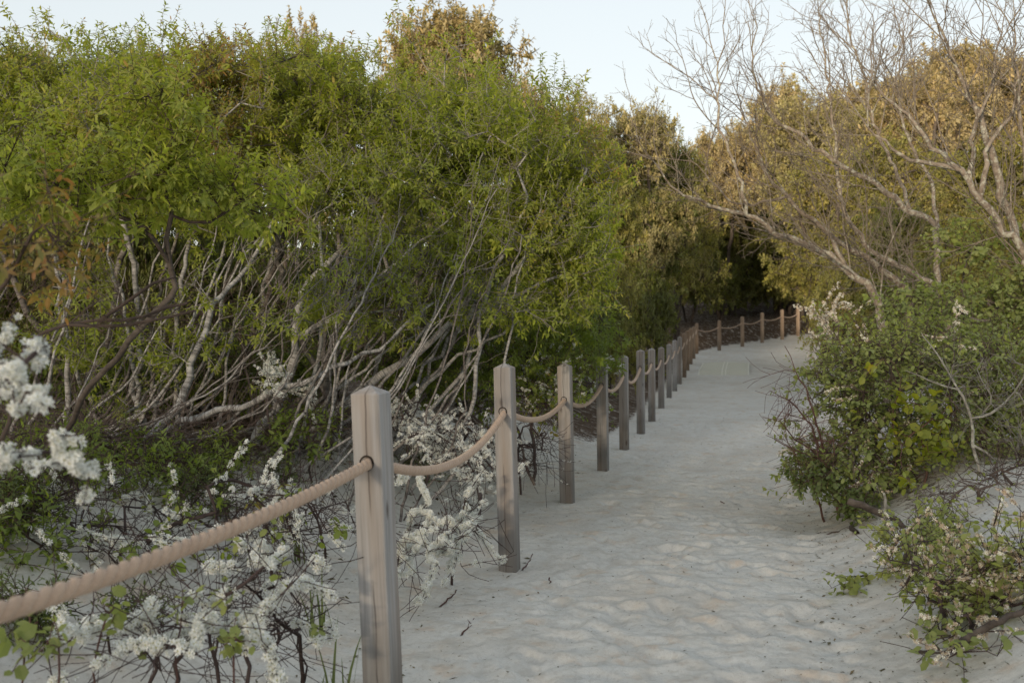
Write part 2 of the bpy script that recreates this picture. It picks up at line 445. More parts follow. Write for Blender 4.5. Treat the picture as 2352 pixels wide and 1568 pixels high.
# footprints trodden into the path
nf = 800; fy = 2.2+20*rng.uniform(0,1,nf)**1.5; u = rng.uniform(.08,.97,nf)
fx = fence_x(fy)+.1+u*(path_r(fy)-fence_x(fy)-.1)
FT = np.zeros_like(Z)
for x0, y0 in zip(fx, fy):
    i0, i1 = np.searchsorted(ys, [y0-.4, y0+.4]); j0, j1 = np.searchsorted(xs, [x0-.4, x0+.4])
    if i1<=i0 or j1<=j0: continue
    a = rng.normal(.2, 1.3); w1 = rng.uniform(.026,.05); dx = X[i0:i1,j0:j1]-x0; dy = Y[i0:i1,j0:j1]-y0
    p = dx*math.cos(a)-dy*math.sin(a); q = dx*math.sin(a)+dy*math.cos(a)
    rr = np.sqrt((p/w1)**2+(q/(w1*2.1))**2); dep = rng.uniform(.006,.018)
    FT[i0:i1,j0:j1] += -dep*np.exp(-rr**3.5*.7)+dep*.35*np.exp(-((rr-1.55)/.45)**2)
Z = Z+np.clip(FT, -.045, .03)
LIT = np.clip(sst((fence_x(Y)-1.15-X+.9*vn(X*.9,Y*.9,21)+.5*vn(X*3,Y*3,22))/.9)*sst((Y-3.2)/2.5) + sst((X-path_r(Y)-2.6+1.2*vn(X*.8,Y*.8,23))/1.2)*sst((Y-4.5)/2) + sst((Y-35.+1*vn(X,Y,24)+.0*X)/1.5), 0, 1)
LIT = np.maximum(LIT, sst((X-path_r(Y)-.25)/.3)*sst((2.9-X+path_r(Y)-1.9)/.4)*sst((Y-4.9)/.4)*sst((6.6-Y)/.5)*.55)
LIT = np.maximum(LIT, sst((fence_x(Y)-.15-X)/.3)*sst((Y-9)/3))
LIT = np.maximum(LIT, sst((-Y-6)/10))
mb = MB(); ny, nx = X.shape
idx = np.arange(nx*ny).reshape(ny, nx)
mb.add(np.stack([X,Y,Z],-1).reshape(-1,3), quads=np.stack([idx[:-1,:-1],idx[:-1,1:],idx[1:,1:],idx[1:,:-1]],-1).reshape(-1,4), attrs={'litter':LIT.ravel()})
m, nt, out = nm('sand'); N = NT(nt)
oc = N.n('ShaderNodeTexCoord').outputs['Object']
c = N.ramp(N.noise(oc, 5.5, 4., .6), [(.46, (.62,.615,.58)), (.58, (.61,.59,.54)), (.66, (.585,.51,.43))])
c = N.mix(N.ramp(N.noise(oc, 1.3, 2.), [(.45,(0,0,0)),(.7,(.4,.4,.4))]), c, (.46,.41,.345))
c = N.mix(N.ramp(N.noise(oc, 38., 4., .7), [(.36,(.35,.35,.35)),(.5,(0,0,0))]), c, (.36,.33,.285))
c = N.mix(N.ramp(N.noise(oc, 420., 2.), [(.3,(.28,.28,.28)),(.6,(0,0,0))]), c, (.22,.18,.14))
c = N.mix(N.ramp(N.noise(oc, 85., 3., .7), [(.26,(.9,.9,.9)),(.33,(0,0,0))]), c, (.16,.12,.09))
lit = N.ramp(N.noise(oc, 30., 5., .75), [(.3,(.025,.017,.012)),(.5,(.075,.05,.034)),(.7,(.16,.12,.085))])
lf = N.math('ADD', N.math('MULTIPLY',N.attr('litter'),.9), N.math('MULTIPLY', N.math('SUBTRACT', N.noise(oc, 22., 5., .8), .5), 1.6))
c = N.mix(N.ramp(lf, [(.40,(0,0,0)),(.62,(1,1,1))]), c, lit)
c = N.mix(N.ramp(N.noise(oc, 8., 3., .6), [(.34,(.6,.6,.6)),(.46,(0,0,0))]), c, (.45,.425,.38))  # shade of small dimples put into the sand colour as dark spots
bh = N.math('ADD', N.math('MULTIPLY', N.noise(oc, 60., 4., .65), .7), N.math('MULTIPLY', N.noise(oc, 380., 2.), .3))
bp0 = N.n('ShaderNodeBump', i_Strength=.6, i_Distance=.03, i_Height=N.noise(oc, 9., 2., .55))
bp = N.n('ShaderNodeBump', i_Strength=.5, i_Distance=.012, i_Height=bh, i_Normal=bp0.outputs[0])
p = N.n('ShaderNodeBsdfPrincipled', i_Base_Color=c, i_Roughness=.95, i_Normal=bp.outputs[0]); p.inputs['Specular IOR Level'].default_value=.1
nt.links.new(p.outputs[0], out.inputs[0])
SAND = m
g = mb.build('sand_ground', SAND, smooth=True); g['kind'] = 'structure'
# height lookup from the finished sheet
def gh(x, y):
    i = np.clip(np.searchsorted(ys, y)-1, 0, ny-2); j = np.clip(np.searchsorted(xs, x)-1, 0, nx-2)
    fx_ = (x-xs[j])/(xs[j+1]-xs[j]); fy_ = (y-ys[i])/(ys[i+1]-ys[i])
    return (Z[i,j]*(1-fx_)+Z[i,j+1]*fx_)*(1-fy_)+(Z[i+1,j]*(1-fx_)+Z[i+1,j+1]*fx_)*fy_
#@@FENCE
def wood_mat(tint=None):
    m, nt, out = nm('weathered_wood' if tint is None else 'brown_wood'); N = NT(nt)
    oc = N.n('ShaderNodeTexCoord').outputs['Object']; oi = N.n('ShaderNodeObjectInfo')
    off = N.n('ShaderNodeVectorMath', operation='ADD', i_0=oc, i_1=N.n('ShaderNodeVectorMath', operation='SCALE', i_0=oi.outputs['Location'], i_Scale=7.3).outputs[0]).outputs[0]
    grain = N.noise(N.mapv(off, (75,75,2.2)), 1., 4., .65)
    broad = N.noise(N.mapv(off, (14,14,1.1)), 1., 3., .55)
    c = N.ramp(grain, [(.25,(.23,.223,.217)),(.5,(.36,.351,.343)),(.75,(.45,.442,.436))])
    c = N.mix(N.ramp(broad, [(.38,(0,0,0)),(.66,(.75,.75,.75))]), c, (.29,.235,.19))
    c = N.mix(N.math('MULTIPLY', oi.outputs['Random'], .45), c, N.mix(1., c, (.62,.58,.55), 'MULTIPLY'))
    # damp grey foot
    sep = N.n('ShaderNodeSeparateXYZ', i_0=oc)
    ft = N.math('ADD', sep.outputs[2], N.math('MULTIPLY', N.math('SUBTRACT', N.noise(N.mapv(off,(9,9,2)),1.,3.), .5), .5))
    c = N.mix(N.ramp(ft, [(.12,(.75,.75,.75)),(.36,(0,0,0))]), c, N.mix(1., c, (.50,.51,.50), 'MULTIPLY'))
    # knots
    vo = N.n('ShaderNodeTexVoronoi', i_Scale=1., feature='F1'); nt.links.new(N.mapv(off,(11,11,3.6)), vo.inputs['Vector'])
    c = N.mix(N.ramp(vo.outputs['Distance'], [(.05,(.9,.9,.9)),(.13,(0,0,0))]), c, (.06,.04,.03))
    # drying check down the front
    wv = N.math('ADD', sep.outputs[0], N.math('MULTIPLY', N.math('SUBTRACT', N.noise(N.mapv(off,(0,0,4)),1.,3.), .5), .025))
    cr = N.math('ABSOLUTE', N.math('ADD', wv, N.math('MULTIPLY', N.math('SUBTRACT', oi.outputs['Random'], .5), .03)))
    crk = N.ramp(cr, [(.0003,(1,1,1)),(.0012,(0,0,0))])
    c = N.mix(N.math('MULTIPLY', crk, N.ramp(N.noise(N.mapv(off,(0,0,2.5)),1.,1.),[(.42,(0,0,0)),(.5,(.8,.8,.8))])), c, (.06,.045,.038))
    if tint: c = N.mix(1., c, tint, 'MULTIPLY')
    h = N.math('SUBTRACT', grain, N.math('MULTIPLY', crk, .5))
    bp = N.n('ShaderNodeBump', i_Strength=.45, i_Distance=.003, i_Height=h)
    p = N.n('ShaderNodeBsdfPrincipled', i_Base_Color=c, i_Roughness=.8, i_Normal=bp.outputs[0]); p.inputs['Specular IOR Level'].default_value=.3
    nt.links.new(p.outputs[0], out.inputs[0]); return m
WOOD = wood_mat(); WOOD_WARM = wood_mat((1.02,.82,.64)); HOLE_SHADE = simple_mat('hole_shade', (.03,.022,.016))
def post(px, ytop, d, yaw, lean, label, ybot=None):
    """lean = sideways tilt (top to the left, in slope)"""
    top = img(px, ytop, d); 
    # foot on the sand
    x = top[0]; 
    for _ in range(4):
        zb = float(gh(x, d)); x = top[0]+lean*(top[2]-zb)
    H = top[2]-zb
    w = .0435; ch = .004
    o = empty('fence_post', (x, d, zb)); o.rotation_euler = (0, -math.atan(lean), yaw)
    # lean tilts about y in the world: apply after yaw
    from mathutils import Matrix
    o.rotation_euler = (Matrix.Rotation(-math.atan(lean),3,'Y')@Matrix.Rotation(yaw,3,'Z')).to_euler()
    prof = [(w-ch,-w),(w,-w+ch),(w,w-ch),(w-ch,w),(-w+ch,w),(-w,w-ch),(-w,-w+ch),(-w+ch,-w)]
    zs = [-.35,0,.25,.5,.75,H-.026,H-.022]
    V=[];Q=[]
    g = np.random.default_rng(abs(int(px*7+d*100)))
    for i,z in enumerate(zs):
        s = 1.0 if i<len(zs)-1 else .94
        o_ = g.normal(0,.0008,2)
        V += [(a*s+o_[0], b*s+o_[1], z) for a,b in prof]
    for i in range(len(zs)-1):
        for k in range(8): Q.append((i*8+k, i*8+(k+1)%8, (i+1)*8+(k+1)%8, (i+1)*8+k))
    b = len(zs)-1; V.append((0,0,H)); T=[(b*8+k, b*8+(k+1)%8, len(V)-1) for k in range(8)]
    mb = MB(); mb.add(V, T, Q); mb.build('shaft', WOOD_WARM if d>21.5 else WOOD, o)
    tag(o, label, 'post', 'wooden posts of the rope fence')
    return o, H
ORD = ['nearest','second','third','fourth','fifth','sixth','seventh','eighth','ninth','tenth','eleventh','twelfth','thirteenth','fourteenth','fifteenth','sixteenth']
PL = [(850,883,2.84,.042),(1158,833,4.88,.026),(1297,833,6.8,.02),(1382,818,8.4,.014),(1432,815,10.1,.01),(1471,802,11.6,.006),(1496.5,799,13.4,.006),(1518.5,796,15.6,.004),
      (1537,789,18.0,0),(1550,780,19.6,0),(1561,772,21.1,0),(1572,764,22.7,0),(1579,758,24.3,0),(1586.5,753,25.9,0),(1593.5,749,27.5,0),(1600.5,741,29.2,0)]
extra = ['cracked weathered grey-brown post, nearest to the camera and largest','weathered post with a long crack, second along the fence from the camera','grey post with a dark damp foot, third along the fence from the camera',
 'plain weathered post fourth along the fence from the camera','short-looking grey post fifth along the fence from the camera','pale weathered post sixth along the fence from the camera','grey post with dark foot, seventh along the fence from the camera','brownish post eighth along the fence from the camera']
posts=[]
P0 = np.array([-.79,.95]); 
def mk0():
    z = float(gh(*P0)); px = 1176+P0[0]/P0[1]*F; py = 772-(z+1.0-HC)/P0[1]*F
    return post(px, py, P0[1], -R(17), .03, 'weathered post beside the camera where the near rope begins')
posts.append(mk0())
for i,(px,yt,d,ln) in enumerate(PL):
    lab = extra[i] if i<len(extra) else 'small far post, %s along the straight run of fence, beside the access mat' % ORD[i] if i<12 else 'tightly overlapping far post, %s along the straight run of fence' % ORD[i]
    posts.append(post(px,yt,d,-R(17),ln,lab))
PR = [(1652,735,30.2),(1705,726,31.3),(1750.5,717,32.4),(1796.5,710,33.5),(1833,705,34.6)]
lr = ['brown distant post just right of the bend in the fence','second brown distant post right of the bend, against the dark thicket','middle brown distant post of the far bend, against the dark thicket','fourth brown distant post of the far bend, on rising sand','last brown distant post, beside the white blossom of the right bush']
for (px,yt,d),l in zip(PR,lr): posts.append(post(px,yt,d,-R(70),0,l))
# rope threaded through every post
from mathutils import Matrix
hp=[]; bpy.context.view_layer.update()
holes=[1.0*.775,(838,1058),(1156,943),(1297,917),(1380,883)]
for i,(o,H) in enumerate(posts):
    hh = H*.785
    if 1<=i<=4:
        py=holes[i][1]; d=o.location.y; hh=(HC-(py-772)/F*d)-o.location.z
    hp.append(np.array(o.matrix_world@Vector((0,0,hh))))
    for s in (-1,1):
        mbh=MB(); a=np.arange(16)/16*2*math.pi
        ins=np.stack([.0175*np.cos(a),np.full(16,s*.0465),hh+.0175*np.sin(a)],1); outr=np.stack([.0225*np.cos(a),np.full(16,s*.0438),hh+.0225*np.sin(a)],1); mid=np.stack([.020*np.cos(a),np.full(16,s*.0475),hh+.020*np.sin(a)],1)
        k=np.arange(16);k1=(k+1)%16
        mbh.add(np.concatenate([outr,mid,ins]), quads=np.concatenate([np.stack([k,k1,16+k1,16+k],1),np.stack([16+k,16+k1,32+k1,32+k],1)]))
        if i<9: mbh.build('rope_hole_shade', HOLE_SHADE, o)  # dark raised ring, its colour stands in for shade inside the hole
pts=[]
sags=[.035,.125,.085,.10,.10,.12,.10,.11]+[.1]*20
for i in range(len(hp)-1):
    a,b=hp[i],hp[i+1]; L=np.linalg.norm(b-a); st=.009 if i<3 else (.014 if i<6 else .04)
    n=int(L/st)
    for k in range(n):
        t=k/n; q=a+(b-a)*t; q=q+np.array([0,0,-4*sags[i]*t*(1-t)]); pts.append(q)
pts.append(hp[-1]); pts=np.array(pts)
dr=norm(np.gradient(pts,axis=0)); u=norm(np.cross(dr,[0,0,1.])); wv=np.cross(u,dr)
s=np.concatenate([[0],np.cumsum(np.linalg.norm(np.diff(pts,axis=0),axis=1))])
mb=MB(); SD=8
for k in range(3):
    ph=s/.098*2*math.pi+k*2*math.pi/3
    c_=pts+.0073*(np.cos(ph)[:,None]*u+np.sin(ph)[:,None]*wv)
    d2=norm(np.gradient(c_,axis=0)); u2=norm(np.cross(d2,[0,0,1.])); w2=np.cross(u2,d2)
    a=np.arange(SD)/SD*2*math.pi
    ring=c_[:,None]+.0092*(np.cos(a)[None,:,None]*u2[:,None]+np.sin(a)[None,:,None]*w2[:,None])
    n=len(c_); i=np.arange(n-1)[:,None]*SD; kk=np.arange(SD)[None]; k1=(kk+1)%SD
    mb.add(ring.reshape(-1,3), quads=np.stack([i+kk,i+k1,i+SD+k1,i+SD+kk],-1).reshape(-1,4), attrs={'along':np.repeat(s,SD)})
rf=np.random.default_rng(8); nfz=int(2600); si=rf.integers(0,int(4.2/.009),nfz); aa=rf.uniform(0,6.28,nfz)
rd_=np.cos(aa)[:,None]*u[si]+np.sin(aa)[:,None]*wv[si]; f0=pts[si]+rd_*.0155; fd_=norm(rd_*.5+dr[si]*rf.normal(0,.8,nfz)[:,None]+rf.normal(0,.35,(nfz,3))); fl=rf.uniform(.004,.013,nfz)[:,None]
sdv=norm(np.cross(fd_,rf.normal(0,1,(nfz,3))))*.00035
mb.add(np.stack([f0-sdv,f0+sdv,f0+fd_*fl],1).reshape(-1,3), tris=(np.arange(nfz)[:,None]*3+np.arange(3)))
m,nt,out=nm('rope_fibre'); N=NT(nt); oc=N.n('ShaderNodeTexCoord').outputs['Object']
c=N.mix(N.noise(oc,22.,5.,.75),(.36,.245,.17),(.60,.44,.32)); fz=N.noise(oc,420.,3.,.7)
c=N.mix(N.ramp(fz,[(.3,(.5,.5,.5)),(.55,(0,0,0))]),c,(.24,.15,.09))
p=N.n('ShaderNodeBsdfPrincipled',i_Base_Color=c,i_Roughness=.9,i_Normal=N.n('ShaderNodeBump',i_Strength=.5,i_Distance=.002,i_Height=fz).outputs[0]); p.inputs['Sheen Weight'].default_value=.25; p.inputs['Specular IOR Level'].default_value=.15
nt.links.new(p.outputs[0],out.inputs[0])
ro=mb.build('rope',m,smooth=True,origin=hp[0]); tag(ro,'thick tan twisted rope threaded through the row of wooden posts','rope')
# access mat half buried in the sand
mo=empty('access_mat',(4.9,25,float(gh(4.9,25)))); tag(mo,'olive access mat with white stripes half buried in the far path','mat')
def mat_strip(name, u0, u1, lift, mat, y0=23.2, y1=26.6):
    mb=MB(); n=40; m_=8; V=[]
    for i in range(n+1):
        t=i/n; y=y0+(y1-y0)*t
        cx=4.78+.24*(y-22.6)
        for k in range(m_+1):
            uu=u0+(u1-u0)*k/m_; x=cx+uu*.60
            z=float(gz(x,y))+.055+.03*(1-uu*uu)-.16*max(0,.12-t)/.12*.6-.25*max(0,t-.72)/.28+lift
            V.append((x,y,z))
    idx=np.arange((n+1)*(m_+1)).reshape(n+1,m_+1)
    mb.add(V,quads=np.stack([idx[:-1,:-1],idx[:-1,1:],idx[1:,1:],idx[1:,:-1]],-1).reshape(-1,4))
    return mb.build(name,mat,mo,origin=mo.location,smooth=True)
mat_strip('mat_sheet',-1,1,0,simple_mat('mat_weave',(.53,.515,.43),.95,.2,40))
WS=simple_mat('mat_white',(.66,.65,.57),.8,.1)
for a,b in ((-1,-.95),(-.08,-.04),(.06,.10),(.95,1)): mat_strip('stripe',a,b,.006,WS)
#@@PLANTS
def finish(name,label,cat,group,base,sk,bark,mbl=None,leafm=None,crown='foliage',mbf=None,flm=None,tipr=.0016,ex=.42,sides=5,stem='stems',smooth=True,rmax=.2):
    o=empty(name,base); tag(o,label,cat,group)
    mb=MB(); sk.mesh(mb,tipr,ex,sides,rmax); mb.build(stem,bark,o,origin=base,smooth=smooth)
    if mbl is not None and mbl.n: mbl.build(crown,leafm,o,origin=base)
    if mbf is not None and mbf.n: mbf.build('blossom',flm or [PETAL,HEART],o,origin=base)
    return o
def onground(px,d,dz=-.05):
    x=(px-1176)/F*d; return np.array([x,d,float(gh(x,d))+dz])
def ray_ground(px,py,lo=1.5,hi=60):
    for d in np.geomspace(lo,hi,600):
        q=img(px,py,d)
        if q[2]<=float(gh(q[0],d)): return q+np.array([0,0,-.05])
    return q
def stems_from(pts):
    return ipl(pts)

# ---- left thicket -----------------------------------------------------------
def thick(seed,label,mains,blobs,nsub=4,leaf='cherry',L=.041,W=.0165,npt=17,bark='pale',randstems=0,leaders=0,fan=None,base_px=None,grp='white-stemmed shrubs of the left thicket',hz=None,name='shrub',cat='shrub',tipr=.0014,extra_t=None,hue=(0,1),rmax=.2,rs=.72):
    rng=np.random.default_rng(seed); sk=Skel(); first=None
    roots=[]
    for (pts,r0,r1) in mains:
        P=ipl(pts) if not isinstance(pts,np.ndarray) else pts
        at=-1
        if sk.p:
            j=sk.near(P[0])
            if np.linalg.norm(sk.p[j]-P[0])<.25: at=j
        if at<0:   # run the stem down into the sand
            g=float(gh(P[0][0],P[0][1]))
            if P[0][2]>g+.02: P=np.vstack([np.array([P[0][0]-(P[1][0]-P[0][0])*.3,P[0][1],g-.06]),P])
        else: P=np.vstack([sk.p[at],P[1:]])
        sk.poly(P,r0*rs,r1*rs,.09,at,.011,rng)
    T=np.concatenate([iblob(*b,rng,seed=seed*10+i,lump=.45) for i,b in enumerate(blobs)])
    for _ in range(fan[0] if fan else 0):
        px=rng.uniform(fan[1],fan[2]); d=rng.uniform(5.7,6.9); b=onground(px,d); Lx=rng.uniform(60,520); y1=rng.uniform(330,600); x1=px+Lx
        x1=min(x1,1180+rng.uniform(0,120)); e=img(x1,y1,d+rng.uniform(-.1,.5)); k=rng.uniform(.25,.5)
        m1=b+(e-b)*np.array([k+.12,.3,k-.08])+rng.normal(0,.05,3); m2=b+(e-b)*np.array([.75,.7,.66])+rng.normal(0,.06,3)
        sk.poly(np.array([b,m1,m2,e]),rng.uniform(.006,.014),.003,.1,-1,.009,rng)
    for _ in range(randstems):
        t=T[rng.integers(len(T))]; bp=base_px; px=rng.uniform(bp[0],bp[1]); d=rng.uniform(bp[2],bp[3]); b=onground(px,d)
        mid=b*.45+t*.55+np.array([-(t[0]-b[0])*.1,0,-.12*(t[2]-b[2])])+rng.normal(0,.1,3)
        sk.poly(np.array([b,b*.75+mid*.25+rng.normal(0,.07,3),mid+rng.normal(0,.06,3),t]),rng.uniform(.009,.022),.004,.1,-1,.012,rng)
    gzv=np.array([float(gh(t[0],t[1])) for t in T]); T=T[T[:,2]>gzv+.1]
    term=sk.grow(T,rng,.1,.2,.012,.35)
    tw=sk.twigs(term,rng,nsub,(.1,.24),.75,.3)
    for _ in range(int(fan[0]*.45) if fan else 0):
        px=rng.uniform(fan[1],fan[2]); d=rng.uniform(5.25,5.9); b=onground(px,d); Lx=rng.uniform(120,620); y1=rng.uniform(430,800); e=img(min(px+Lx,1130+rng.uniform(0,120)),y1,d+rng.uniform(0,.3))
        k=rng.uniform(.3,.5); m1=b+(e-b)*np.array([k+.06,.4,k-.10])+rng.normal(0,.04,3); m2=b+(e-b)*np.array([.76,.7,.68])+rng.normal(0,.04,3)
        t_=sk.poly(np.array([b,m1,m2,e]),rng.uniform(.006,.012),.0025,.08,-1,.007,rng); sk.twigs([t_,t_-3,t_-6,t_-9],rng,2,(.12,.4),.45,.15,4,3)
    if leaders:
        z=np.array([sk.p[t][2]-.25*abs(sk.p[t][0]-np.mean(T[:,0])) for t in term]); top=np.argsort(-z)[:leaders*6]; leaders=int(leaders*.5)
        for t in rng.choice(top,min(leaders,len(top)),replace=False):
            q=sk.p[term[t]]; prev=term[t]; dd=norm(np.array([rng.normal(0,.22),rng.normal(0,.2),1.])); Ls=rng.uniform(.08,.26); m=int(Ls/.055)
            for k in range(m):
                q=q+dd*Ls/m+rng.normal(0,.006,3); sk.p.append(q); sk.par.append(prev); sk.mr.append(0); prev=len(sk.p)-1; tw.append(prev)
    P,D=tipdir(sk,tw)
    mbl=MB(); tufts(mbl,P,norm(D+np.array([0,0,.25])),rng,npt,.13,L,W,'l',hue,hz=hz)
    base=np.array(sk.p[0])
    return finish(name,label,cat,grp,base,sk,BARK[bark],mbl,LEAF[leaf],tipr=tipr,ex=.39,sides=6,rmax=rmax)
hzl=lambda P: np.clip((P[:,2]-1.7)*.14,-.2,.2)
thick(1,'tall green shrub with two pale stems leaning out of one foot at the left',
 [([(258,1078,5.6),(330,1020,5.6),(410,930,5.6),(437,870,5.65),(450,835,5.7),(461,790,5.7),(470,734,5.8),(493,696,5.8),(527,660,5.9),(590,580,6.0),(640,480,6.2)],.042,.012),
  ([(270,1070,5.6),(380,985,5.6),(470,950,5.6),(527,936,5.6),(652,893,5.6),(729,857,5.6),(800,830,5.7),(900,770,5.8),(1000,690,6)],.036,.010),
  ([(403,900,6),(403,801,6),(408,723,6),(417,645,6),(426,611,6),(450,500,6.2),(440,380,6.3)],.024,.01)],
 [(330,320,6.6,310,185,.9,460),(480,440,6.1,190,90,.4,90),(250,215,7,240,110,.6,140),(560,690,5.6,210,120,.3,20),(330,800,5.8,170,120,.3,24)],leaders=12,randstems=3,fan=(12,120,480),base_px=(180,420,5.8,6.8),hz=hzl)
thick(2,'green shrub filling the far left edge, thin pale stems rising behind the blossom',
 [([(157,900,6.2),(154,790,6.2),(140,700,6.3),(120,560,6.4),(90,400,6.5)],.03,.01),([(330,960,6.3),(310,850,6.3),(284,700,6.3),(275,667,6.3),(258,611,6.4),(230,450,6.5)],.024,.008),
  ([(350,900,6.6),(345,800,6.6),(334,696,6.6),(322,667,6.6),(311,611,6.6),(300,450,6.7)],.022,.008)],
 [(30,300,6.8,290,190,.9,420),(100,440,6.6,190,100,.5,80),(150,740,6.2,140,150,.3,26),(60,215,7,230,90,.6,110)],leaders=10,randstems=3,fan=(8,-60,260),base_px=(-60,260,6.2,7.4),hz=hzl)
thick(3,'green shrub with a thick forked white trunk rising straight behind the nearest post',
 [([(560,1060,6.1),(623,947,6.1),(652,891,6.1),(672,812,6.1),(684,740,6.1),(692,690,6.15),(717,649,6.2),(749,611,6.2),(800,560,6.3),(880,480,6.4),(960,390,6.5)],.052,.012),
  ([(676,790,6.1),(702,768,6.1),(751,741,6.1),(785,716,6.1),(852,656,6.15),(872,636,6.2),(960,560,6.3),(1060,470,6.4)],.026,.008),
  ([(775,722,6.1),(776,705,6.1),(805,656,6.1),(834,618,6.1),(870,540,6.2),(890,440,6.4)],.018,.007),
  ([(785,716,6.1),(840,718,6.05),(908,715,6),(980,700,6)],.014,.004),
  ([(753,915,6.5),(749,835,6.5),(744,779,6.5),(751,712,6.5),(753,667,6.5),(773,645,6.5),(776,611,6.5),(780,520,6.6),(750,400,6.7)],.036,.012)],
 [(640,300,6.9,310,185,.9,480),(820,440,6.2,200,95,.4,110),(600,205,7,260,100,.6,150),(760,690,5.7,190,130,.3,22),(870,590,5.7,90,60,.2,12)],leaders=12,randstems=3,fan=(13,420,800),base_px=(520,800,6.1,7.2),hz=hzl)
thick(4,'green shrub whose long pale limb arches right towards the path',
 [([(690,1030,6.3),(760,960,6.3),(800,920,6.3),(852,878,6.3),(908,839,6.3),(984,790,6.3),(1008,759,6.3),(1054,739,6.3),(1098,721,6.3),(1131,698,6.3),(1210,665,6.3),(1293,629,6.3)],.050,.010),
  ([(1125,702,6.3),(1158,669,6.3),(1181,620,6.3),(1205,598,6.3),(1241,564,6.3),(1300,490,6.4),(1340,400,6.5)],.026,.008),
  ([(700,990,6.2),(760,905,6.2),(830,850,6.2),(876,819,6.2),(930,775,6.3),(1000,750,6.3)],.022,.006),
  ([(1012,757,6.3),(1010,720,6.3),(1004,690,6.3)],.012,.005),([(1050,741,6.3),(1056,690,6.3),(1100,600,6.4),(1180,480,6.5)],.016,.006)],
 [(1150,395,6.8,260,205,.8,480),(1320,590,6.5,120,150,.4,190),(1140,570,6.2,150,80,.3,60),(1330,440,7,105,150,.5,150),(960,660,5.9,170,110,.3,20),(1180,740,6.1,110,60,.2,16)],leaders=8,randstems=3,fan=(9,650,1000),base_px=(700,950,6.6,7.4),hz=hzl)
thick(5,'green shrub crowned with upright sprays under the orange tree',
 [([(640,930,7.6),(700,800,7.5),(790,640,7.4),(880,480,7.4),(950,300,7.5)],.04,.012),([(620,910,7.5),(600,760,7.4),(620,600,7.4),(700,400,7.5)],.03,.01)],
 [(880,290,7.6,290,175,1.0,400),(1090,325,7.6,190,160,.6,220)],leaders=7,randstems=9,base_px=(600,1000,7.2,8.2),hz=hzl)
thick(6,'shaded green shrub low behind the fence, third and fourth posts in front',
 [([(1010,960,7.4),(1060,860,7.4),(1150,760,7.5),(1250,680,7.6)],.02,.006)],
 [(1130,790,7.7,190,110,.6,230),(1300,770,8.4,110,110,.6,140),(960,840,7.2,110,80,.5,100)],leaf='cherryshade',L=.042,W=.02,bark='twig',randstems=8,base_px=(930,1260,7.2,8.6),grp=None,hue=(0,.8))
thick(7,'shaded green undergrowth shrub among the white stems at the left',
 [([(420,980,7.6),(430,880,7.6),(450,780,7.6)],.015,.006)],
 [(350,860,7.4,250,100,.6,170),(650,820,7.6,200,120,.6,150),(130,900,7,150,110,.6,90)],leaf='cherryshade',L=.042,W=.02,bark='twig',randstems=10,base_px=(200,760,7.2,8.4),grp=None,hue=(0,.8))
thick(8,'soft green shrub with a dark upright stem in front of the thicket',
 [([(60,1130,4.2),(180,930,4.0),(300,790,3.9),(385,690,3.9),(395,600,3.9),(392,500,3.9),(385,400,3.9),(378,300,3.9),(370,200,3.9)],.012,.004),
  ([(395,590,3.9),(330,520,3.8),(260,490,3.8),(190,430,3.8)],.009,.003),([(393,520,3.9),(470,510,3.9),(560,460,4),(600,430,4)],.009,.003),
  ([(385,400,3.9),(440,340,3.9),(470,290,3.9)],.005,.002),([(384,390,3.9),(320,330,3.9),(290,280,3.9)],.005,.002)],
 [(380,300,3.9,90,130,.22,46),(240,430,3.8,220,60,.4,75),(520,430,4.1,170,55,.4,55),(60,400,3.8,120,80,.4,40)],bark='dark',L=.042,W=.0165,nsub=3,grp=None,tipr=.001,rmax=.012,leaders=5)
thick(9,'shrub with rusty red young leaves at the left edge',
 [([(-160,1050,2.5),(-60,800,2.3),(20,640,2.2),(80,560,2.2)],.006,.002)],
 [(50,540,2.2,120,70,.14,16),(130,590,2.2,60,45,.08,6)],leaf='red',L=.036,W=.016,npt=10,bark='dark',nsub=2,grp=None,tipr=.0010)
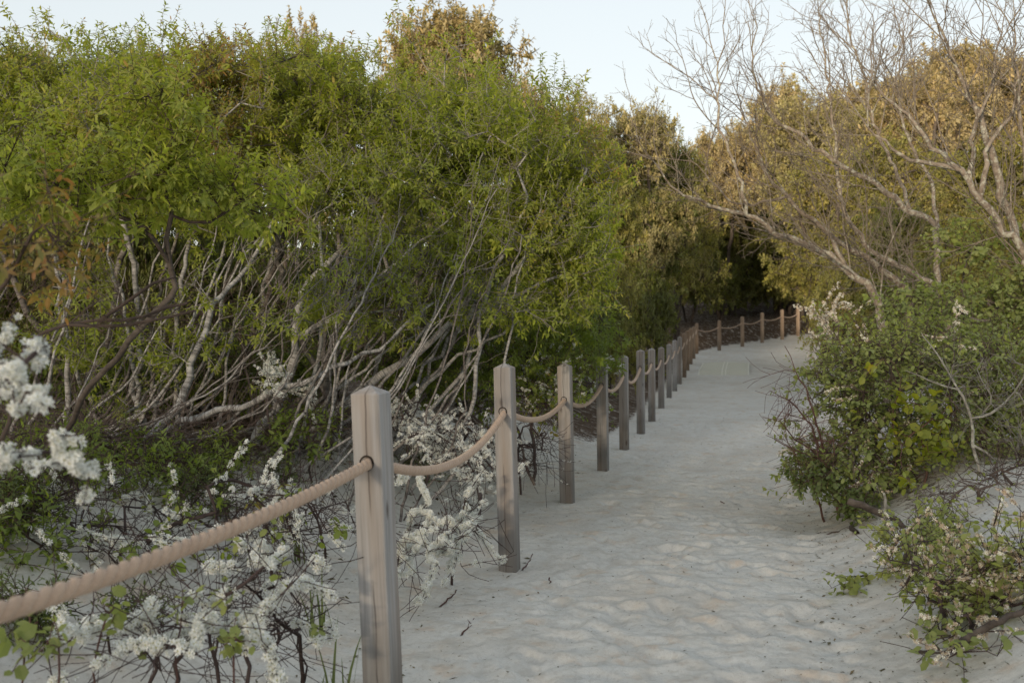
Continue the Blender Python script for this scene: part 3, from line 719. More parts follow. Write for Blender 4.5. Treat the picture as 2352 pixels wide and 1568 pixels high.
#@@BLOSSOM
def plum(seed,label,mains,blobs,per_m=230,rad=.017,r=.0075,flen=.22,frac=.8,nsub=2,sub=(.08,.2),bark='plum',leafy=0,group='white-blossomed beach plums',hue=(0,1),faded=False,up=.05,clump=.0,flat=.12,tgfrac=None,tg=None,leaf='bay',low=.03,spread=.8,name='blossoming_shrub'):
    rng=np.random.default_rng(seed); sk=Skel()
    for pts,r0,r1 in mains:
        P=ipl(pts) if not isinstance(pts,np.ndarray) else pts
        at=-1
        if sk.p:
            j=sk.near(P[0])
            if np.linalg.norm(sk.p[j]-P[0])<.1: at=j; P=np.vstack([sk.p[at],P[1:]])
        sk.poly(P,r0,r1,.06,at,.006,rng)
    T=[iblob(*b,rng,seed=seed*10+i,shell=.2) for i,b in enumerate(blobs)]
    if tg is not None: T.append(ipl(tg))
    T=np.concatenate(T); g=np.array([float(gh(t[0],t[1])) for t in T]); T[:,2]=np.maximum(T[:,2],g+low+rng.uniform(0,.05,len(T)))
    term=sk.grow(T,rng,.05,up,.010,.45); tw=sk.twigs(term,rng,nsub,sub,spread,flat,3)
    pick=[t for t in tw+term if rng.uniform()<frac]
    if tgfrac is not None:
        TG=ipl(tg); pick=[t for t in term if np.min(np.linalg.norm(TG-sk.p[t],axis=1))<.03 or rng.uniform()<tgfrac]+[t for t in tw if rng.uniform()<tgfrac*.35]
    mbf=MB(); flower_along(mbf,sk,[chain(sk,t,flen*rng.uniform(.6,1.3)) for t in pick],rng,per_m,rad,r,hue,clump)
    mbl=None
    if leafy:
        P,D=tipdir(sk,[t for t in tw if rng.uniform()<leafy]); mbl=MB(); tufts(mbl,P,norm(D+np.array([0,0,.2])),rng,6,.07,.036,.022,'r',(0,1))
    return finish(name,label,'shrub',group,np.array(sk.p[0]),sk,BARK[bark],mbl,LEAF[leaf],'foliage',mbf,[FADED if faded else PETAL,HEART],tipr=.0013,ex=.40)
g0=onground
# bottom left, under the near rope
plum(21,'white-blossomed branches sprawling under the near rope, left of the nearest post',
 [(np.array([g0(380,2.75),img(420,1500,2.6),img(480,1400,2.5),img(600,1300,2.5)]),.008,.004),(np.array([g0(700,3.0),img(690,1480,2.9),img(640,1420,2.7),img(560,1330,2.6)]),.008,.003),(np.array([g0(560,2.7),img(570,1500,2.5),img(600,1440,2.45),img(640,1560,2.4)]),.006,.003)],
 [(520,1400,2.5,200,90,.2,16),(620,1270,2.9,130,70,.2,8),(330,1440,2.5,170,60,.2,9)],leafy=.10,leaf='bay',per_m=520,rad=.019,clump=.010,r=.0095,flen=.15,tgfrac=.2,nsub=2,sub=(.08,.2),
 tg=[(430,1345,2.5),(490,1390,2.5),(545,1345,2.5),(520,1440,2.45),(600,1400,2.5),(640,1370,2.5),(700,1340,2.6),(770,1370,2.65),(620,1540,2.4),(580,1480,2.4),(760,1440,2.7),(700,1270,2.8),(640,1250,2.8),(300,1420,2.4),(350,1390,2.4),(400,1420,2.4),(390,1480,2.3),(250,1500,2.3),(450,1500,2.3),(330,1530,2.25),(700,1480,2.6),(60,1540,2.2),(120,1380,2.5),(590,1270,2.8),(740,1300,2.8),(300,1480,2.3),(180,1450,2.3),(540,1240,2.9)])
# between first and second post
plum(22,'white-blossomed branches spread low on the sand between the two nearest posts',
 [(np.array([g0(900,4.6),img(950,1180,4.4),img(1010,1200,4.3)]),.010,.004),(np.array([g0(890,4.3),img(930,1240,4.2),img(1000,1270,4.2)]),.008,.003),(np.array([g0(1040,4.6),img(1060,1180,4.5),img(1080,1130,4.5)]),.006,.003)],
 [(1000,1230,4.3,120,60,.45,40),(1060,1190,4.5,70,40,.4,16),(930,1330,4.0,70,30,.25,8)],per_m=620,rad=.015,clump=.010,r=.0085,flen=.24,tgfrac=.4,nsub=2,sub=(.1,.22),flat=.02,
 tg=[(910,1110,4.4),(960,1095,4.4),(1010,1105,4.4),(1075,1130,4.5),(1105,1090,4.6),(1150,1290,4.4),(1180,1265,4.35),(1120,1250,4.4),(1060,1300,4.3),(980,1370,4.0),(950,1385,3.95),(930,1180,4.3),(970,1205,4.3),(1030,1190,4.3),(1090,1200,4.4),(1000,1260,4.2),(940,1275,4.1),(1050,1240,4.25),(920,1320,4.05),(1010,1320,4.1),(1110,1290,4.3)])
# near left blossom
plum(23,'out-of-focus white-blossomed shrub at the left edge, closest to the camera',
 [(np.array([g0(-420,1.75),img(-260,1300,1.75),img(-120,1050,1.7),img(-10,900,1.7),img(90,800,1.7)]),.012,.005),(np.array([img(-120,1050,1.7),img(20,1060,1.7),img(120,1030,1.75)]),.007,.003)],
 [(50,890,1.65,60,60,.08,5)],per_m=560,rad=.015,clump=.009,r=.008,flen=.05,frac=.6,nsub=2,sub=(.03,.06),
 tg=[(35,705,1.7),(5,790,1.65),(60,830,1.65),(20,870,1.6),(60,900,1.6),(90,880,1.65),(40,940,1.6),(100,930,1.6),(150,870,1.7),(165,880,1.7),(10,1040,1.65),(60,1035,1.65),(130,1000,1.7),(180,1000,1.7),(205,985,1.7),(140,1060,1.7),(205,1090,1.75),(195,1150,1.75),(100,1110,1.7)])
# scattered blossoms lower left behind rope
plum(24,'thin straggling plum with a few white flower clusters behind the near rope',
 [(np.array([g0(60,4.0),img(100,1250,3.9),img(200,1200,3.8)]),.009,.003),(np.array([g0(300,4.0),img(330,1250,3.8),img(400,1200,3.8)]),.008,.003)],
 [(250,1250,3.7,260,90,.4,50),(600,1180,3.9,170,80,.3,40)],per_m=420,rad=.016,r=.0085,flen=.06,frac=.28,leafy=.2,leaf='cherryshade',nsub=3,sub=(.1,.28))
# mound behind second post
plum(25,'cream-blossomed tangle on the mound behind the second post',
 [(np.array([g0(980,6.2),img(990,1010,6.1),img(1020,960,6.2)]),.010,.004),(np.array([g0(1100,5.9),img(1100,1040,5.9),img(1080,980,6)]),.010,.004)],
 [(1030,1010,5.9,150,70,.5,90),(1100,1080,5.5,80,60,.3,40),(930,970,6.2,90,50,.3,30)],per_m=260,rad=.014,r=.009,flen=.07,frac=.42,nsub=3,sub=(.08,.2),hue=(.2,1))
plum(26,'dark flowering shrub with scattered white clusters behind the third post',
 [(np.array([g0(1230,7.6),img(1220,950,7.6),img(1200,850,7.7)]),.012,.005)],
 [(1220,880,7.5,120,110,.4,80),(1370,880,9.5,60,90,.5,26)],per_m=240,rad=.016,r=.009,flen=.05,frac=.4,nsub=3,sub=(.1,.25),leafy=.8,leaf='cherryshade')
plum(27,'small plum with a dense white cluster among the pale stems behind the nearest post',
 [(np.array([g0(640,5.6),img(620,950,5.6),img(600,880,5.6)]),.008,.004)],[(605,850,5.6,45,45,.15,12),(680,900,5.6,80,50,.2,10)],per_m=420,rad=.016,r=.0075,flen=.07,frac=.7,nsub=2,sub=(.05,.12))
plum(28,'bare arching twigs hanging over the sand beside the third post',
 [(np.array([g0(1200,7.0),img(1190,1010,6.8),img(1230,960,6.6)]),.007,.003)],[(1230,1040,6.5,50,70,.3,34)],per_m=60,rad=.012,r=.0075,flen=.04,frac=.1,nsub=3,sub=(.15,.3),group=None,name='twiggy_shrub')
#@@BRUSH
def brush(seed,label,roots,blobs,bark='twig',nsub=4,sub=(.12,.35),leaf=None,frac=.3,L=.03,W=.018,shape='r',npt=5,name='twiggy_shrub',cat='shrub',group=None,mains=None,spread=.7,up=.1,tipr=.0012,step=.06,hue=(0,1),tg=None,fl=None,along=.4,lowtrim=True,sides=5):
    rng=np.random.default_rng(seed); sk=Skel()
    for (px,d,qx,qy,qd,r) in roots:
        a=g0(px,d); b=img(qx,qy,qd); sk.poly(np.array([a,a*.6+b*.4+rng.normal(0,.03,3),b]),r,r*.4,.07,-1,.006,rng)
    for pts,r0,r1 in (mains or []):
        P=ipl(pts); at=-1
        if sk.p:
            j=sk.near(P[0])
            if np.linalg.norm(sk.p[j]-P[0])<.2: at=j; P=np.vstack([sk.p[at],P[1:]])
        sk.poly(P,r0,r1,.07,at,.004,rng)
    T=[iblob(*b,rng,seed=seed*10+i,shell=.3) for i,b in enumerate(blobs)]
    if tg is not None: T.append(ipl(tg))
    T=np.concatenate(T)
    g=np.array([float(gh(t[0],t[1])) for t in T])
    if np.sum(T[:,2]>g+.02)<len(T)*.5: T[:,2]=np.maximum(T[:,2],g+.05+rng.uniform(0,.12,len(T)))
    T=T[T[:,2]>g+.02]
    term=sk.grow(T,rng,step,up,.010,along); tw=sk.twigs(term,rng,nsub,sub,spread,up,3)
    mbl=None;mbf=None
    if leaf:
        P,D=tipdir(sk,[t for t in tw if rng.uniform()<frac]); mbl=MB(); tufts(mbl,P,norm(D+np.array([0,0,.2])),rng,npt,.09,L,W,shape,hue,ang=(30,80),grav=.1)
    if fl:
        ch=[chain(sk,t,fl['flen']) for t in tw if rng.uniform()<fl['frac']]; mbf=MB(); flower_along(mbf,sk,ch,rng,fl['per_m'],fl['rad'],fl['r'],fl.get('hue',(0,1)))
    return finish(name,label,cat,group,np.array(sk.p[0]),sk,BARK[bark],mbl,LEAF[leaf] if leaf else None,'foliage',mbf,[FADED if fl and fl.get('faded') else PETAL,HEART],tipr=tipr,sides=sides)
dg='dead grey brush under the left thicket'
for i,(lab,px,py,d,rx,ry,n) in enumerate([('tangle of thin dead twigs on the ground at the far left',140,1090,5.0,190,110,70),('tangle of thin dead twigs under the two leaning pale stems',420,1030,5.3,190,90,70),('tangle of thin dead twigs at the foot of the forked trunk',720,980,6.0,160,80,60),
   ('tangle of thin dead twigs standing among the stems, left of the forked trunk',500,780,6.6,240,140,110),('tangle of thin dead twigs standing among the stems, right of the forked trunk',880,730,6.9,190,140,90),('tangle of thin dead twigs behind the rusty red leaves',150,760,6.6,170,150,80)]):
    gx=g0(px,d); 
    brush(40+i,lab,[(px-rx*.4,d+.2,px-rx*.2,py,d,.008),(px+rx*.3,d+.3,px+rx*.2,py-20,d,.008),(px,d,px,py+10,d,.008)],[(px,py,d,rx,ry,.4,n)],group=dg,nsub=4,sub=(.15,.45),spread=.8)
for i,(lab,px,py,d,rx,ry,n,fr) in enumerate([('brown tangle of dry stems on the sand at the left, just above the rope',230,1230,4.0,250,90,70,0),('dry dark tangle at the left edge above the rope',20,1180,3.8,190,130,80,0),('dry tangle of stems on the sand halfway between rope and pale stems',480,1190,4.4,230,80,70,0),('low web of dark stems over the sand left of the nearest post',700,1180,4.2,140,90,60,0),('web of dark stems under the blossom at the bottom left',420,1440,2.7,260,60,40,0),('web of dark stems right beside the foot of the nearest post',660,1420,2.9,110,60,22,0)]):
    brush(240+i,lab,[(px-rx*.4,d+.2,px-rx*.2,py+20,d,.005),(px+rx*.3,d+.25,px+rx*.2,py+10,d,.005)],[(px,py,d,rx,ry,.45,n)],'plum',group='dry tangles of stems on the left sand',nsub=3,sub=(.1,.35),spread=.8,up=.0,tipr=.0010)
for i,(lab,px,py,d,rx,ry,n) in enumerate([('low shaded leafy plant at the far left under the thicket',60,1030,5.0,150,70,46),('low shaded leafy plant left of the leaning pale stems',230,1100,5.0,110,60,40),('low shaded leafy plant right of the leaning pale stems',470,1040,5.2,130,60,46),('low shaded leafy plant at the foot of the forked trunk',690,990,5.6,110,60,40),('low leafy plant among the dry stems at the left, above the rope',180,1180,4.3,120,60,40),('low leafy plant on the left sand below the leaning pale stems',400,1140,4.7,110,50,36),('low leafy plant at the left edge close above the rope',10,1290,3.4,120,60,34)]):
    brush(250+i,lab,[(px-rx*.3,d+.1,px-rx*.2,py,d,.005),(px+rx*.3,d+.1,px+rx*.2,py,d,.005)],[(px,py,d,rx,ry,.4,n)],'dark',3,(.06,.16),'cherryshade',.85,.042,.018,'l',8,'low_plant','plant','low leafy plants under the left thicket',hue=(0,.6))
brush(50,'dark blurred dead branches crossing low at the left',[(-160,2.6,60,780,2.6,.012)],[(300,720,2.6,150,30,.15,10)],'dark',3,(.08,.2),mains=[([(60,780,2.6),(160,745,2.6),(230,735,2.6),(330,725,2.6),(430,690,2.6)],.010,.004),([(230,735,2.6),(300,690,2.6),(350,650,2.6),(400,640,2.6)],.007,.003),([(160,745,2.6),(280,745,2.55),(380,735,2.55),(440,710,2.55)],.007,.003)],name='dead_branch',cat='branch')
# low dark plants on the left sand
for i,(lab,px,d,rx,h,n) in enumerate([('low dark green heath clump in the middle of the left sand',480,4.6,70,.26,60),('low olive heath clump at the left edge above the rope',20,3.6,110,.34,60),('small round green heath clump just above the rope',320,3.3,45,.17,40),('low green heath clump by the rope at the left edge',60,3.0,130,.22,60),('low green clump at the foot of the leaning pale stems',640,5.4,60,.2,40),('low dark green clump on the mound between the two nearest posts',960,6.6,60,.25,40)]):
    b=g0(px,d); py=772-(b[2]+h*.55-HC)/d*F; ry=h*.5/d*F
    brush(60+i,lab,[(px-15,d,px-20,py,d,.005),(px+10,d+.05,px+25,py,d,.005)],[(px,py,d,rx,ry,rx/F*d*.8,n)],'dark',3,(.05,.13),leaf='heath',frac=1,L=.026,W=.008,shape='l',npt=10,name='heath_clump',cat='plant',group='low heath clumps')
# broad-leaved seedlings at the bottom left
for i,(lab,px,py,d) in enumerate([('broad-leaved green plant lowest at the left, under the rope',60,1440,2.2),('broad-leaved green plant right of the leaf pair, under the rope',130,1470,2.15),('broad-leaved green plant hidden among the white blossom',240,1410,2.3),('broad-leaved sprig between blossom sausages',420,1385,2.4),('single yellow-green leaf sprig in the blossom, lower middle',530,1465,2.3)]):
    brush(70+i,lab,[(px+8,d+.15,px,py,d,.0022)],[(px,py,d,38,20,.05,7)],'red',1,(.03,.06),leaf='bay',frac=1,L=.035,W=.028,npt=4,name='seedling',cat='plant',hue=(0,.9))
# grassy blades by the first post
def blades(label,px,d,n,h,seed):
    rng=np.random.default_rng(seed); b=g0(px,d,-.02); mb=MB()
    for k in range(n):
        a=rng.uniform(0,6.28); hh=h*rng.uniform(.5,1); lean=rng.uniform(.1,.55); dirn=np.array([math.cos(a),math.sin(a),0]); wd=.007*rng.uniform(.7,1.3); sd_=np.array([-dirn[1],dirn[0],0])
        p0=b+rng.normal(0,.03,3)*np.array([1,1,0]); V=[]
        for i in range(6):
            t=i/5; c=p0+np.array([0,0,hh*t*(1-.25*lean*t)])+dirn*hh*lean*t*t; ww=wd*(1-t)**.7*(.6+.4*min(1,t*4)); V+= [c-sd_*ww,c+sd_*ww+np.array([0,0,.001])]
        mb.add(V,quads=[(2*i,2*i+1,2*i+3,2*i+2) for i in range(5)],attrs={'hue':np.full(12,rng.uniform(0,.9))})
    o=mb.build('grass_tuft',LEAF['heath'],origin=b); tag(o,label,'grass tuft','blades of beach grass left of the nearest post')
for i,(l,px,d,n,h) in enumerate([('beach grass blades right beside the nearest post, under the rope',770,2.9,9,.34),('beach grass blades above the rope, left of the nearest post',730,3.7,8,.32),('beach grass blades on the pale sand of the left mound',690,4.4,8,.28),('few grass blades at the bottom, near the foot of the nearest post',745,2.75,6,.16)]): blades(l,px,d,n,h,90+i)
#@@RIGHT
fd=dict(flen=.12,frac=.10,per_m=260,rad=.016,r=.008,hue=(.2,1),faded=True)
brush(101,'dense grey-green rounded bush on the right bank beside the path',[(1930,6.3,1900,1050,6.2,.012),(2000,6.3,2010,1000,6.2,.014),(2090,6.4,2090,980,6.3,.014),(1960,6.4,1960,900,6.5,.014),(2060,6.5,2060,880,6.5,.012)],
 [(2060,890,6.3,170,170,.7,300),(1920,900,6.2,90,150,.5,110),(1870,1070,6.0,70,50,.3,50),(2160,800,6.6,120,100,.6,110),(1960,1080,5.9,110,70,.4,70),(2090,1080,5.9,110,70,.3,60)],'twig',4,(.08,.24),'bay',.8,.034,.021,'r',6,'bush','bush',hue=(0,.75),fl=dict(fd,frac=.02))
brush(102,'dense green bush at the right edge above the sandy bank',[(2260,6.6,2250,930,6.6,.012),(2340,6.7,2340,900,6.7,.012),(2400,6.7,2400,880,6.8,.012)],
 [(2280,910,6.4,130,160,.6,240),(2400,880,6.6,130,190,.7,190),(2270,1040,6.0,110,60,.3,70)],'twig',4,(.08,.24),'bay',.8,.034,.021,'r',6,'bush','bush',hue=(0,.85))
brush(103,'bright green round-leaved shrub high at the right edge under the bare limbs',[(2300,8.2,2290,700,8.0,.02),(2400,8.2,2380,680,8.0,.02),(2240,8.4,2210,640,8.2,.016)],
 [(2300,710,8.0,110,80,.6,110),(2200,560,8.2,60,45,.4,26),(2370,640,8.0,70,120,.6,60),(2130,700,7.6,110,40,.4,40)],'twig',4,(.1,.25),'bay',.8,.05,.036,'r',6,'shrub','shrub',hue=(.2,1))
brush(104,'yellow-green vine trailing down the middle of the right bush',[(2120,5.75,2120,1000,5.7,.006)],
 [(2090,960,5.65,110,80,.15,30),(2150,1010,5.6,80,50,.12,20)],'red',1,(.05,.12),'vine',1,.058,.046,'r',4,'vine','vine',tg=[(2010,840,5.7),(2050,830,5.7),(1990,860,5.7),(2070,870,5.7),(2130,870,5.7),(2110,930,5.6),(2060,1090,5.4),(2090,1100,5.4),(2040,1110,5.4),(2070,1120,5.4),(2180,1040,5.6)])
brush(105,'leafless reddish twigs fanning out over the path from the right bush',[(1930,6.0,1900,1050,5.9,.010),(1900,6.0,1880,1030,5.8,.008)],
 [(1850,990,5.8,80,90,.25,30)],'red',4,(.1,.25),mains=[([(1905,1055,5.9),(1850,960,5.85),(1810,920,5.8),(1770,900,5.8)],.007,.002),([(1900,1050,5.9),(1860,920,5.8),(1830,850,5.8),(1800,795,5.8)],.007,.002),([(1905,1055,5.9),(1830,1010,5.8),(1790,970,5.7),(1750,960,5.7)],.006,.002),([(1905,1060,5.9),(1840,1040,5.8),(1780,1010,5.7)],.006,.002)],spread=.55,tg=[(1760,905,5.8),(1755,960,5.7),(1775,1010,5.7),(1800,850,5.8),(1770,860,5.8)],leaf='bay',frac=.06,L=.02,W=.012,npt=3)
brush(106,'dead grey lichen-crusted branches in front of the green bush at the right',[(2260,5.6,2255,1120,5.5,.022)],
 [(2230,900,5.5,120,110,.3,26),(2330,960,5.5,90,110,.3,20)],'lichen',4,(.1,.3),mains=[([(2255,1120,5.5),(2235,1020,5.5),(2230,960,5.5),(2200,890,5.5),(2150,810,5.55),(2120,770,5.6)],.014,.003),([(2232,970,5.5),(2280,950,5.5),(2330,900,5.5),(2360,840,5.5)],.010,.003),([(2240,1030,5.5),(2300,1060,5.5),(2360,1050,5.5)],.009,.003),([(2200,890,5.5),(2150,880,5.5),(2080,850,5.6)],.006,.002)],spread=.6,tipr=.0011)
brush(107,'dark green trailing shoots on the sand at the foot of the right bush',[(1960,5.9,1900,1120,5.7,.006)],[(1870,1090,5.7,70,30,.2,30),(1960,1150,5.6,60,30,.2,24)],'dark',3,(.05,.14),'heath',.95,.034,.022,'r',6,'low_plant','plant')
brush(108,'creamy blossoms on upright twigs at the left top of the right bush',[(1960,6.8,1910,800,6.6,.008)],[(1905,740,6.5,45,55,.12,10)],'twig',2,(.06,.14),tg=[(1912,665,6.5),(1915,700,6.5),(1900,720,6.5),(1860,710,6.5),(1870,715,6.5),(1850,755,6.5),(1870,775,6.5),(1970,700,6.6)],fl=dict(flen=.11,frac=.85,per_m=420,rad=.016,r=.008,hue=(.3,1),faded=True),name='blossoming_shrub',group=None)
brush(109,'twig pair with cream blossom among grey twigs, upper right bush',[(2200,7.2,2200,780,7.0,.006)],[(2200,740,7.0,30,40,.08,5)],'twig',2,(.06,.12),tg=[(2205,705,7.0),(2235,715,7.0),(2230,745,7.0)],fl=dict(flen=.09,frac=.7,per_m=330,rad=.014,r=.008,hue=(.5,1),faded=True),name='blossoming_shrub')
# lower right bush
brush(110,'low leafy bush with faded cream flower spikes at the bottom right corner',[(2230,3.45,2220,1420,3.4,.012),(2300,3.5,2320,1380,3.5,.012),(2180,3.5,2150,1350,3.5,.010)],
 [(2180,1330,3.6,120,120,.3,85),(2310,1310,3.6,120,150,.35,105),(2240,1480,3.2,100,70,.18,26)],'plum',3,(.06,.16),'bay',.6,.034,.022,'r',5,'bush','bush',fl=dict(flen=.09,frac=.26,per_m=330,rad=.015,r=.0075,hue=(0,1),faded=True))
brush(111,'leafy shoots of fresh green behind the faded flower spikes',[(2080,4.6,2090,1220,4.5,.006),(2200,4.7,2200,1230,4.6,.006)],[(2100,1260,4.4,80,70,.25,46),(2180,1240,4.5,80,80,.25,40)],'twig',3,(.06,.14),'bay',.9,.034,.02,'r',6,'shrub','shrub',hue=(.3,1))
brush(112,'fine bare twigs standing on the pale sand bank at the right edge',[(2250,4.9,2260,1200,4.9,.006),(2340,5.0,2340,1150,5,.006)],[(2240,1190,4.9,130,90,.3,34),(2350,1180,4.9,90,120,.3,34),(2150,1230,4.8,70,60,.2,14)],'twig',3,(.08,.24),'bay',.14,.03,.016,'r',3)
brush(113,'short green runner reaching over the sand from the bottom right bush',[(2000,4.55,1985,1320,4.5,.004)],[(1950,1335,4.4,45,15,.08,8)],'plum',2,(.03,.07),'bay',1,.04,.03,'r',4,'runner','plant',tg=[(1910,1350,4.3),(1930,1340,4.35)],hue=(0,.5))
# dead wood lying at the right bank
def stick(label,pts,r0,r1,bark,seed,name='stick',nt_=4,grp=None,ground=True,sub=(.05,.15)):
    rng=np.random.default_rng(seed); sk=Skel(); P=np.array([ray_ground(*p)+np.array([0,0,.05+r0*.8]) for p in pts]) if ground else ipl(pts)
    e=sk.poly(P,r0,r1,.04,-1,.003,rng)
    if nt_: sk.twigs([e,max(0,e-3),max(0,e//2)],rng,nt_,sub,.6,.1)
    mb=MB(); sk.mesh(mb,.0012,.4,7); o=mb.build(name,BARK[bark],origin=P[0],smooth=True); tag(o,label,'stick',grp); return o
stick('dark broken log half buried under the right bush',[(1950,1150,5.3),(2010,1172,5.2),(2060,1195,5.1),(2110,1245,5.0)],.022,.012,'dark',130,'log',0,ground=False)
stick('pale lichened stump snag standing beside the broken log',[(2030,1130,5.0),(2033,1180,5.0),(2040,1235,4.95),(2045,1260,4.9)][::-1],.014,.006,'lichen',131,'snag',1,ground=False)
stick('forked dead branch lying on the sand in front of the right bush',[(2000,1190),(1960,1210),(1900,1230)],.008,.003,'dark',132,'dead_branch',3)
stick('short thick charred stick stuck in the sand at the right bank',[(1955,1215),(1968,1228)],.014,.012,'dark',133,'stick',0)
stick('fallen dark stem in the bottom right corner',[(2200,1480,3.2),(2280,1430,3.2),(2380,1390,3.3)],.014,.009,'dark',134,'stick',1,ground=False)
stick('gnarled dark twig lying at the foot of the bottom right bush',[(2110,1500),(2160,1505),(2240,1490)],.008,.004,'dark',135,'stick',4)
for i,(l,a,b) in enumerate([('upright brown twig stuck in the sand near the second post',(1262,1328),(1256,1345)),('thin dark twig curling from the foot of the second post',(1200,1310),(1222,1275)),('short brown twig lying in the middle of the path',(1655,1152),(1672,1163)),('twig with tiny side shoots lying right of the nearest post',(1060,1460),(1090,1415)),('thin twig lying beside the sprawling blossom on the sand',(1010,1395),(1055,1350)),('tiny dark twig far up the path',(1655,972),(1662,960))]):
    stick(l,[a,((a[0]+b[0])/2+3,(a[1]+b[1])/2),b],.004,.002,'red',140+i,'twig',0 if i not in (3,) else 2,'twigs lying on the sand',sub=(.02,.05))
# ---- bare trees --------------------------------------------------------------
def ramify(sk,j,d,L,lev,rng,up=.045,wob=.10):
    st=.075 if lev>0 else .05; m=max(2,int(L/st)); q=sk.p[j]; prev=j; side=rng.uniform(0,6.28); gap=rng.uniform(.08,.2)*L
    run=0.
    for k in range(m):
        d=norm(d+rng.normal(0,wob,3)+np.array([0,0,up])); q=q+d*st; sk.p.append(q); sk.par.append(prev); sk.mr.append(0); prev=len(sk.p)-1; run+=st
        if lev>0 and run>gap and k<m-1:
            run=0; gap=L*rng.uniform(.08,.19); side+=2.4+rng.normal(0,.5)
            ref=norm(np.cross(d,[.3,.2,.93])); o2=np.cross(d,ref); r_=math.cos(side)*ref+math.sin(side)*o2
            a=R(rng.uniform(25,52)); ramify(sk,prev,norm(math.cos(a)*d+math.sin(a)*r_),L*rng.uniform(.35,.62)*(1-.45*k/m),lev-1,rng,up,wob*1.15)
def bare(seed,label,mains,base,gaps=.16,L0=1.35):
    rng=np.random.default_rng(seed); sk=Skel(); lims=[]
    for pts,r0,r1 in mains:
        P=ipl(pts); at=-1
        if sk.p:
            j=sk.near(P[0])
            if np.linalg.norm(sk.p[j]-P[0])<.35: at=j; P=np.vstack([sk.p[at],P[1:]])
        if at<0: P=np.vstack([g0(*base),P])
        n0=len(sk.p); e=sk.poly(P,r0*.72,r1*.8,.09,at,.012,rng); lims.append((n0,e))
    for n0,e in lims:
        ln=(e-n0)*.09; k=n0+int((e-n0)*(.22 if at<0 else .12))+6; side=rng.uniform(0,6.28)
        while k<e:
            d=sk.dirn(k); side+=2.4+rng.normal(0,.6); ref=norm(np.cross(d,[.3,.2,.93])); o2=np.cross(d,ref); r_=math.cos(side)*ref+math.sin(side)*o2; r_[2]+=.35
            a=R(rng.uniform(28,55)); t=(k-n0)/(e-n0); ramify(sk,k,norm(math.cos(a)*d+math.sin(a)*r_),L0*rng.uniform(.5,1.1)*(1.1-.6*t),3,rng)
            k+=max(1,int(rng.uniform(.6,1.4)*gaps/.09))
        ramify(sk,e,sk.dirn(e),L0*.5,2,rng)
    return finish('bare_tree',label,'tree','leafless trees of the right bank',np.array(sk.p[0]),sk,BARK['bare'],tipr=.0014,ex=.40,sides=7,stem='trunk',rmax=.11)
bare(151,'leafless tree leaning left over the path with two lichened limbs',
 [([(2017,700,9.4),(1957,630,9.4),(1922,598,9.4),(1847,555,9.4),(1784,538,9.3),(1721,495,9.2),(1656,480,9.2),(1591,455,9.1),(1541,425,9.1),(1496,370,9.1),(1481,340,9.1)],.075,.006),
  ([(2087,696,9.6),(2027,620,9.6),(1977,585,9.6),(1917,543,9.6),(1851,495,9.5),(1806,450,9.5),(1761,400,9.5),(1735,330,9.5),(1690,240,9.5)],.07,.006),
  ([(1721,495,9.2),(1706,425,9.2),(1686,380,9.2),(1666,320,9.2),(1651,290,9.2),(1646,200,9.2),(1661,80,9.2)],.025,.004),
  ([(1806,450,9.5),(1700,470,9.4),(1620,400,9.4),(1570,350,9.4)],.02,.004),([(1931,605,9.4),(1912,560,9.4)],.03,.026)],
 (2040,9.6))
bare(152,'leafless tree behind the leaning one, twigs fanning straight up into the sky',
 [([(2160,680,10.5),(2022,590,10.4),(1977,540,10.4),(1947,500,10.4),(1927,425,10.4),(1917,310,10.4),(1897,150,10.4),(1877,0,10.4)],.055,.006),
  ([(2200,600,10.4),(2147,520,10.4),(2092,490,10.4),(2027,435,10.3),(1957,390,10.3),(1887,350,10.3),(1822,300,10.3),(1771,270,10.3),(1731,165,10.3),(1736,50,10.3)],.06,.006),
  ([(2092,490,10.4),(2060,400,10.5),(2010,300,10.5),(1985,180,10.5),(1950,60,10.5),(1940,-30,10.5)],.03,.005),([(2147,520,10.4),(2140,420,10.5),(2090,330,10.5),(2060,220,10.5),(2070,100,10.5),(2050,0,10.5)],.03,.005)],
 (2190,10.5))
bare(153,'leafless tree at the right edge with the thickest grey mottled trunk',
 [([(2353,590,7.8),(2307,530,7.8),(2252,460,7.8),(2207,400,7.8),(2142,340,7.9),(2102,280,7.9),(2052,235,8),(1977,150,8.1)],.075,.006),
  ([(2207,400,7.8),(2177,380,7.8),(2087,363,7.8),(2027,325,7.8),(1960,250,7.8)],.03,.004),
  ([(2340,560,7.9),(2327,520,7.9),(2297,450,7.9),(2277,350,7.9),(2227,225,8),(2177,100,8),(2127,0,8)],.06,.006),
  ([(2252,460,7.8),(2257,425,7.8),(2277,325,7.8),(2317,275,7.8),(2352,150,7.8)],.035,.005),([(2230,430,7.8),(2240,300,7.8),(2280,180,7.8),(2300,50,7.8)],.03,.005),([(2380,560,7.9),(2360,400,7.9),(2340,250,7.9),(2330,50,7.9)],.04,.006)],
 (2420,7.9))
